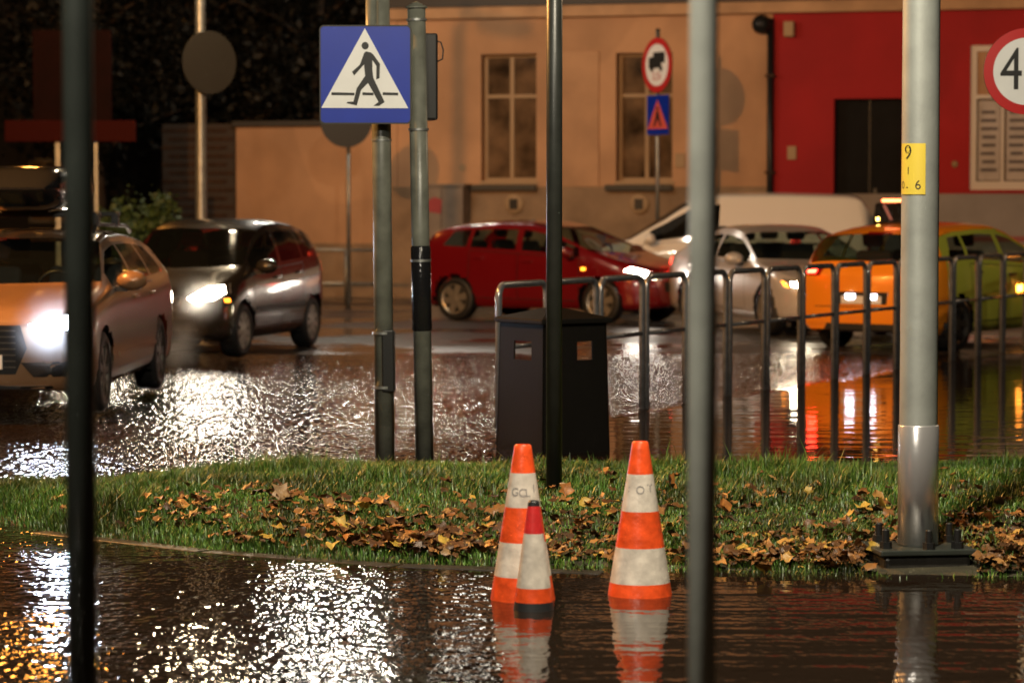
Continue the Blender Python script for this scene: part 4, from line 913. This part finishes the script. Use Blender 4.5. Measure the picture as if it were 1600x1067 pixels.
# red front
red = thing('red_building', 'red painted shop front with dark doorway and white framed window', 'building', (WL.x, WL.y, 0), WA)
dW = (wu(1302), wu(1409), 0.6, wz(1350, 155)); wW = (wu(1514), wu(1690), wz(1550, 297), wz(1550, 72))
wall_mesh(wu(1207) + .002, wu(1860), 0, zE - .002, [dW, wW], -.02, .4).build('wall', M_redwall, red)
MB().prism([(-.15, zE + .42), (4.6, zE + 3.6), (4.6, zE + 3.4), (-.1, zE + .31)], uR + .003, wu(1860), 'yz').build('roof', M_roof, red)
wall_mesh(wu(1207) + .002, wu(1860), zE, zE + .3, [], .001, .39).build('frieze', M_ochre2, red)
dr = MB().box(dW[0], dW[1], .16, .22, dW[2], dW[3]).build('door', M_darkdoor, red)
MB().box((dW[0] + dW[1]) / 2 - .008, (dW[0] + dW[1]) / 2 + .008, .152, .159, dW[2], dW[3]).build('leaf_gap', M_black, dr)
MB().box(dW[1] - .5, dW[1] - .44, .11, .158, 1.7, 1.9).build('handle', M_trim, dr)
a, b, c, d = wW; w = MB(); ft = .1; ztr = wz(1550, 152)
for bx in ((a, a + ft, c, d), (b - ft, b, c, d), (a + ft, b - ft, c, c + .14), (a + ft, b - ft, d - ft, d), (a + ft, b - ft, ztr - .03, ztr + .03)): w.box(bx[0], bx[1], .02, .10, bx[2], bx[3])
fr = w.build('window', mat('white_frame', (.74, .66, .58), .6), red)
MB().box(a + ft, b - ft, .06, .066, ztr + .03, d - ft).build('blind', M_ochre2, fr)
MB().box(a + ft, b - ft, .10, .106, c + .14, ztr - .03).build('pane', M_pane, fr)
for k in range(4):
    p0 = a + ft + .02 + k * .46; po = MB().box(p0, p0 + .36, .085, .09, c + .16, ztr - .06).build('price_list', M_paper, fr)
    for j in range(8):
        zz = c + .30 + j * .135; w0 = .04 + .03 * random.random()
        MB().box(p0 + w0, p0 + .36 - .04 - .05 * random.random(), .0815, .0845, zz, zz + .05).build('text_line', M_ink, po)
    MB().box(p0 + .375, p0 + .425, .06, .084, c + .14, ztr - .03).build('mullion', MATS['white_frame'], fr)
MB().box(wu(1225), wu(1241), -.16, -.022, wz(1232, 60), wz(1232, 36)).build('alarm_box', M_frame, red, bevel=.02)
MB().box(wu(1230), wu(1244), -.05, -.022, wz(1237, 250), wz(1237, 229)).build('plaque', M_frame, red, bevel=.01)
MB().lathe([(0, -.06), (.05, -.05), (.06, -.022)], 14, 'y', Matrix.Translation((wu(1491), 0, wz(1491, 257)))).build('bell', M_frame, red, True)
# grey terrace wall before the red front
tw = thing('terrace_wall', 'plain grey concrete terrace wall with faded red stripe before the red front', 'wall', (WL.x, WL.y, 0), WA)
MB().box(wu(1240), wu(1900), -1.0, -.75, 0, wz(1500, 303) + .0).build('slab', M_wallgrey, tw, bevel=.01)
MB().box(wu(1525), wu(1900), -1.006, -1.0005, wz(1560, 376), wz(1560, 368)).build('painted_stripe', M_stripe, tw)
MB().box(wu(1240), wu(1900), -.75, -.022, 0, .62).build('terrace', M_wallgrey, tw)
# lower ochre annex wall on the left
an = thing('annex_wall', 'low plain ochre wall left of the tall window building', 'wall', (WL.x, WL.y, 0), WA)
MB().box(wu(368), wu(606) - .03, .05, .35, .95, wz(480, 198)).build('wall', M_ochre, an)
MB().box(wu(366), wu(606) - .03, .0, .38, 0, .95).build('plinth', M_plinth, an)
MB().box(wu(364), wu(606) - .03, -.03, .42, wz(480, 198), wz(480, 198) + .1).build('coping', M_roof, an, bevel=.01)
# dark brick pier and wall
bk = thing('brick_wall', 'dark brown brick wall behind the grey lamp post', 'wall', (WL.x, WL.y, 0), WA)
zt_ = wz(345, 192); MB().box(wu(250) + .01, wu(366) - .02, .12, .3, 0, zt_ - .02).build('mortar', mat('mortar', (.06, .045, .035), .9), bk)
row = 0; z = .8; brick_me = None
while z < zt_ - .07:
    u = wu(250) + (.13 if row % 2 else 0)
    while u + .25 < wu(366) - .02:
        if brick_me is None: b0 = MB().box(.006, .244, .10, .2, .006, .069).build('brick', M_brick, bk); brick_me = b0; b0.location = (u, 0, z)
        else: c_ = brick_me.copy(); C.objects.link(c_); c_.parent = bk; c_.location = (u, -.006 * random.random(), z)
        u += .25
    z += .15; row += 1
# dark house behind, closing the top left
dk = thing('dark_house', 'unlit dark house far back in the top left corner', 'building', (-9.5, 62, 0), R(4))
MB().box(-8, 8.6, 0, 6, 0, 7.2).build('wall', mat('dark_plaster', (.02, .018, .016), .9), dk)
MB().prism([(-8.4, 7.2), (9.0, 7.2), (9.0, 7.4), (5, 10), (-5, 10), (-8.4, 7.4)], -.4, 6.4).build('roof', M_roof, dk)
for wx in (-4, -1, 2, 5):
    for zc in (1.2, 4.3):
        f = MB().box(wx, wx + .9, -.03, -.001, zc, zc + 1.4).build('window', M_trim, dk); MB().box(wx + .06, wx + .84, -.036, -.031, zc + .06, zc + 1.34).build('pane', M_pane, f)
# utility cabinet
ub = thing('utility_cabinet', 'grey street cabinet with red mark against the ochre building', 'cabinet', (WL.x, WL.y, 0), WA)
c0 = MB().box(wu(673), wu(738), -.55, -.12, .0, wz(700, 292)).build('housing', mat('cabinet_grey', (.24, .19, .15), .6, noise=(4, .15)), ub, bevel=.02)
MB().box(wu(670), wu(741), -.58, -.09, wz(700, 292) + .001, wz(700, 288)).build('lid', MATS['cabinet_grey'], ub)
MB().prism([(wu(683), wz(690, 330)), (wu(704), wz(690, 334)), (wu(706), wz(690, 312)), (wu(694), wz(690, 308)), (wu(684), wz(690, 314))], -.556, -.552).build('red_mark', mat('red_mark', (.35, .05, .06), .6), c0)
MB().box(wu(705) - .006, wu(705) + .006, -.5535, -.5505, .1, wz(700, 296)).build('door_gap', M_trim, c0)
# far railing before the annex
fr_ = thing('far_railing', 'dull grey street railing before the ochre annex wall, half hidden by the dark hatchback', 'railing', (WL.x + 3.2 * WD.y * 0, WL.y - 3.0, .0), WA)
fz = CH + (308 - 391) * 46.5 / F
for k in range(6):
    x0 = post_at(478, 46.5) + .6 * k * 1.0 - 1.2 + 1.78
    if x0 > post_at(592, 46.5) + 1.78: continue
    hp = MB().tube([(x0, 0, .0), (x0, 0, fz)], .035, 10).build('post', M_galv, fr_, True)
x0, x1 = post_at(478, 46.5) - 1.2 + 1.78, post_at(592, 46.5) + 1.78
for zz in (fz, fz - .55): MB().tube([(x0, 0, zz), (x1, 0, zz)], .028, 10).build('rail', M_galv, fr_, True)
#@@ FARSIGNS
# ------------------------------------------------------------------ far signs
def disc_sign(name, label, px, py, Y, r, yaw, face=False, cat='road sign'):
    s_ = thing(name, label, cat, tuple(at(px, py, Y)), yaw); MB().lathe([(0, -.006), (r, -.006), (r, .006), (0, .006)], 40, 'y').build('plate', M_signback, s_, 'auto'); return s_
s_ = disc_sign('round_sign', 'grey back of a round sign fixed to the tall lamp post', 327, 98, 36.2, .40, R(38))
MB().box(-.3, .3, .007, .03, -.02, .02).build('stiffener', M_signback, s_)
s_ = disc_sign('round_sign', 'grey back of a round sign peeping out below the blue sign', 541, 190, 45.0, .41, R(12))
q = thing('sign_post', 'thin far post below the round sign before the annex', 'post', (post_at(545, 45.1), 45.1, .0)); MB().tube([(0, 0, 0), (0, 0, 3.35)], .032, 12).build('tube', M_galv, q, True); MB().lathe([(0, 3.37), (.036, 3.35), (.036, 3.32)], 12).build('cap', M_black, q, True)
Yt = 45.0; yaw = R(-60)
q = thing('sign_post', 'thin far post carrying the truck ban sign before the ochre building', 'post', (post_at(1027, Yt + .1), Yt + .1, .0)); MB().tube([(0, 0, 0), (0, 0, 4.4)], .032, 12).build('tube', M_galv, q, True); MB().lathe([(0, 4.42), (.036, 4.4), (.036, 4.37)], 12).build('cap', M_black, q, True)
s_ = disc_sign('truck_ban_sign', 'round red ringed no-trucks sign turned away to the right', 1027, 102, Yt - .05, .43, yaw)
MB().add([(a, -.008, b) for a, b in circ(.43, 40)] + [(a, -.010, b) for a, b in circ(.33, 40)], [(k, (k + 1) % 40, 40 + (k + 1) % 40, 40 + k) for k in range(40)]).build('red_ring', M_signred, s_)
dc = MB().prism(circ(.335, 40), -.0095, -.0075).build('disc', M_signwhite, s_)
MB().prism([(-.23, -.05), (.13, -.05), (.13, .03), (.23, .03), (.23, .20), (-.10, .20), (-.10, .13), (-.23, .12)], -.0125, -.0098).build('truck', M_signblack, dc)
for x_ in (-.14, .12): MB().prism([(x_ + a, -.06 + b) for a, b in circ(.045, 14)], -.0125, -.0098).build('truck_wheel', M_signblack, dc)
V, Fs = text_poly('3,5t', .17); MB().add([(v.x, -.0115, v.y - .18) for v in V], Fs).build('lettering', M_signred, dc)
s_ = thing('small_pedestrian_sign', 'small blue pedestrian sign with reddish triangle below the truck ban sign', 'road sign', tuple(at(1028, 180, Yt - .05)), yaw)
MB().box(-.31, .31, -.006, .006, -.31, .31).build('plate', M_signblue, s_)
tr = MB().prism([(0, .24), (-.29, -.22), (.29, -.22)], -.0095, -.0065).build('triangle', mat('red_lit_white', (.62, .10, .07), .4), s_)  # white triangle with the red light on it painted in
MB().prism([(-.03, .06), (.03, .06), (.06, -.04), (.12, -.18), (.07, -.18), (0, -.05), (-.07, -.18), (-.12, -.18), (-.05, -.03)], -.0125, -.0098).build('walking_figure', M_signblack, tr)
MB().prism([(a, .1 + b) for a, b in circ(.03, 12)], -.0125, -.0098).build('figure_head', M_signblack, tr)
# dull red board on two posts, far left
Yb = 44.
bd = thing('red_board', 'dull red notice board with wide lower panel on two posts, far left', 'sign', tuple(at(110, 222, Yb)), 0)
def bq(px, py): p = at(px, py, Yb) - at(110, 222, Yb); return p.x, p.z
(x0, z0), (x1, z1) = bq(52, 190), bq(174, 48); MB().box(x0, x1, -.03, .03, z0, z1).build('upper_panel', M_boardred, bd, bevel=.01)
(x0, z0), (x1, z1) = bq(8, 222), bq(212, 188.5); MB().box(x0, x1, -.05, .03, z0, z1).build('lower_panel', mat('red_board_bright', (.04, .003, .0015), .6, spec=.08), bd, bevel=.01)
for px in (88, 146): x0, _ = bq(px, 0); MB().box(x0 - .04, x0 + .04, .035, .10, -at(110, 222, Yb).z, bq(px, 60)[1]).build('leg', M_galv, bd)
# ------------------------------------------------------------------ trees and bush
def leaf_cloud(n, centre, rad, size, m, name, parent, gap=.5):
    c = rng.normal(0, 1, (40, 3)); c /= np.linalg.norm(c, axis=1)[:, None]; c *= (rng.random((40, 1)) ** .4) * np.array(rad)
    k = rng.integers(0, 40, n); P = c[k] + rng.normal(0, 1, (n, 3)) * np.array(rad) * .16 + np.array(centre)
    a = rng.normal(0, 1, (n, 3)); a /= np.linalg.norm(a, axis=1)[:, None]; b = np.cross(a, rng.normal(0, 1, (n, 3))); b /= np.linalg.norm(b, axis=1)[:, None]
    s = (size * rng.uniform(.6, 1.3, n))[:, None]
    Vv = np.stack([P - a * s, P + b * s * .5, P + a * s, P - b * s * .5], 1).reshape(-1, 3)
    return raw_mesh(name, Vv, np.arange(n * 4).reshape(-1, 4), m, parent)
def tree(label, x, y, h, crown, n, m=M_tleaf):
    t = thing('tree', label, 'tree', (x, y, 0), 0, 'dark trees at the back')
    tk = MB().tube([(0, 0, 0), (.05, 0, h * .3), (-.05, .05, h * .6), (.1, 0, h * .95)], .19, 10, r2=.05)
    for k in range(7):
        a = k * 2.4; z = h * (.4 + .07 * k); tk.tube([(0, 0, z), (math.cos(a) * .8, math.sin(a) * .8, z + .6), (math.cos(a) * 1.6, math.sin(a) * 1.6, z + .9)], .06, 6, r2=.015)
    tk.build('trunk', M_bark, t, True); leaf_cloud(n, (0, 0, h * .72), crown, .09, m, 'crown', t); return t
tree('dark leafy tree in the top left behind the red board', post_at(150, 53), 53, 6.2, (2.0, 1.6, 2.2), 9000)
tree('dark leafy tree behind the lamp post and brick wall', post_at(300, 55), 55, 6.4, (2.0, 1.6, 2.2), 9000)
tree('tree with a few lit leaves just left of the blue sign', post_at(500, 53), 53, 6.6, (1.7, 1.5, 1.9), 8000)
bs = thing('bush', 'rounded green bush behind the estate car and the dark hatchback', 'bush', (post_at(225, 42), 42, 0))
MB().tube([(0, 0, 0), (.05, 0, .5), (0, 0, 1.0)], .04, 8, r2=.01).build('stem', M_bark, bs, True); leaf_cloud(9000, (0, 0, .95), (.75, .6, .75), .045, M_bush, 'foliage', bs)
#@@ LAMPS
# ------------------------------------------------------------------ street lamps (heads above the frame)
def lamp_head(parent, p0, p1, col, watt, soft=.12, name='luminaire'):
    """arm from p0 to p1 (local), flat head with glowing glass and its lamp"""
    p0, p1 = Vector(p0), Vector(p1); d = (p1 - p0); d.z = 0; d.normalize()
    MB().tube([p0, p0.lerp(p1, .3) + Vector((0, 0, .25)), p1], .035, 10).build('arm', M_galv, parent, True)
    Mx = Matrix.Translation(p1) @ Matrix.Rotation(math.atan2(d.y, d.x), 4, 'Z')
    hd_ = MB().box(-.1, .6, -.15, .15, -.04, .08, Mx).build('lamp_head', M_galv, parent, bevel=.03)
    MB().box(.05, .55, -.11, .11, -.055, -.041, Mx).build('lamp_glass', mat('lamp_glass_%.2f' % col[2], (.8, .8, .8), .3, emit=col, es=6), hd_)
    l = bpy.data.lights.new(name, 'POINT'); l.energy = watt; l.color = col; l.shadow_soft_size = soft
    o = bpy.data.objects.new(name, l); C.objects.link(o); o.parent = parent; o.location = p1 + d * .3 + Vector((0, 0, -.06 - soft)); return o
lp = thing('lamp_post', 'tall slim grey lamp post rising behind the dark hatchback, round sign on it', 'lamp post', (post_at(315, 36.35), 36.35, .01))
MB().tube([(0, 0, 0), (0, 0, 2.5), (0, 0, 5.75)], .082, 20, r2=.06).build('shaft', M_galv, lp, 'auto'); MB().box(-.09, .09, -.10, -.06, .4, .9).build('service_door', M_galv, lp)
lamp_head(lp, (0, 0, 5.6), (.1, -1.0, 5.8), (1.0, .80, .52), 170)
def pole(label, x, y, h=8.0):
    o = thing('lamp_post', label, 'lamp post', (x, y, min(.01, float(road_z(x, y))))); MB().tube([(0, 0, 0), (0, 0, h)], .09, 20, r2=.06).build('shaft', M_galv, o, True); MB().box(-.09, .09, -.115, -.07, .4, .9).build('service_door', M_galv, o); return o
l2 = pole('sodium lamp post standing out of frame on the left', -9.6, 43.2); lamp_head(l2, (0, 0, 7.4), (2.2, -.3, 7.6), (1.0, .38, .06), 170, .3)
l3 = pole('cable mast standing out of frame on the far right', 11.0, 43.2)
sc_ = thing('span_wire', 'black span wire across the road above the frame', 'cable', (0, 43.2, 6.4))
MB().tube([(-9.6 + 20.6 * k / 16, 0, .35 - .75 * (1 - (k / 8 - 1) ** 2)) for k in range(17)], .012, 6).build('cable', M_black, sc_, True)
for px, wt, sw_ in ((465, 125, 110), (560, 160, 190), (660, 14, 230), (745, 10, 200)):
    xw = post_at(px, 43.2); x_ = 0; sl = thing('suspended_lamp', 'street lamp hung on the span wire above the frame', 'street lamp', (xw, 43.2, 6.4), 0, 'lamps on the span wire'); MB().tube([(x_, 0, -.5), (x_, 0, -.25)], .015, 6).build('hanger', M_black, sl); hd_ = MB().lathe([(.05, -.42), (.2, -.5), (.24, -.58), (.22, -.6), (0, -.6)], 20, M=Matrix.Translation((x_, 0, 0))).build('lamp_head', M_galv, sl, 'auto')
    l = bpy.data.lights.new('luminaire', 'POINT'); l.energy = wt; l.color = (1, .92, .76); l.shadow_soft_size = .13; o = bpy.data.objects.new('luminaire', l); C.objects.link(o); o.parent = sl; o.location = (x_, 0, -.75)
    l = bpy.data.lights.new('glitter_spot', 'SPOT'); l.energy = sw_; l.color = (1, .93, .8); l.shadow_soft_size = .12; l.spot_size = R(17); l.spot_blend = .3
    o = bpy.data.objects.new('glitter_spot', l); C.objects.link(o); o.parent = sl; o.location = (x_, -.1, -.78); o.rotation_euler = (R(90 - 22), 0, R(180))  # added narrow spot, aimed for glitter on the water and off the wall
l5 = pole('added lamp post out of frame right, lighting the taxi side and red front', 11.5, 29.0); lamp_head(l5, (0, 0, 7.4), (-1.6, .2, 7.6), (1.0, .7, .42), 430)  # lamp added to light the taxi's side and the red front
l6 = pole('sodium lamp post out of frame left of the estate car', -9.4, 21.0); lamp_head(l6, (0, 0, 7.0), (1.6, .3, 7.2), (1.0, .44, .11), 6500)
lamp_head(mast, (0, 0, 6.5), (-1.0, -2.7, 6.8), (1.0, .88, .66), 2400)
l4 = pole('lamp post standing beside the photographer', -4.8, 2.2, 7.2); lamp_head(l4, (0, 0, 6.6), (1.8, .5, 6.8), (1.0, .90, .74), 1600)
#@@ VAPOUR
# ------------------------------------------------------------------ exhaust vapour, road spray, and mist added for headlight glow
def vapour(label, p, rad, dens, scale=3.0, an=.4):
    o = MB().lathe([(0, -1), (.5, -.87), (.87, -.5), (1, 0), (.87, .5), (.5, .87), (0, 1)], 20, M=Matrix.Diagonal((*rad, 1))).build('vapour', bpy.data.materials.new('vapour'), None, True)
    o.location = p; o['kind'] = 'stuff'; o['label'] = label
    m = o.data.materials[0]; m.use_nodes = True; t = m.node_tree; N = t.nodes; Lk = t.links; N.remove(N['Principled BSDF'])
    tc = N.new('ShaderNodeTexCoord'); vm = N.new('ShaderNodeVectorMath'); vm.operation = 'DIVIDE'; vm.inputs[1].default_value = rad; Lk.new(tc.outputs['Object'], vm.inputs[0])
    ln = N.new('ShaderNodeVectorMath'); ln.operation = 'LENGTH'; Lk.new(vm.outputs[0], ln.inputs[0])
    fall = smooth_node(t, ln.outputs['Value'], 0., .95, 1, 0); fall = math_node(t, 'POWER', fall, 1.6)
    n = N.new('ShaderNodeTexNoise'); n.inputs['Scale'].default_value = scale; n.inputs['Detail'].default_value = 3; Lk.new(tc.outputs['Object'], n.inputs['Vector'])
    d = math_node(t, 'MULTIPLY', math_node(t, 'MULTIPLY', fall, smooth_node(t, n.outputs[0], .38, .68, .12, 1)), dens)
    pv = N.new('ShaderNodeVolumePrincipled'); pv.inputs['Anisotropy'].default_value = an; Lk.new(d, pv.inputs['Density']); Lk.new(pv.outputs[0], N['Material Output'].inputs['Volume'])
    return o
vapour('wisp of exhaust vapour drifting between the estate car and the dark hatchback', at(283, 540, 28.3), (.32, .34, .42), 4.5, 3)
vapour('added mist standing for the glow round the estate car headlight', at(84, 512, 21.5), (.45, .45, .42), 2.4, 1.5, .5)  # puff added to give this headlight its glow
vapour('added mist standing for the halo of the dark hatchback headlight', at(312, 470, 30.2), (.42, .4, .38), 2.2, 1.5, .5)  # likewise added, for the halo only
vapour('pale spray before the silver car', at(1228, 490, 36.0), (.4, .4, .6), 3, 2.5, .4)
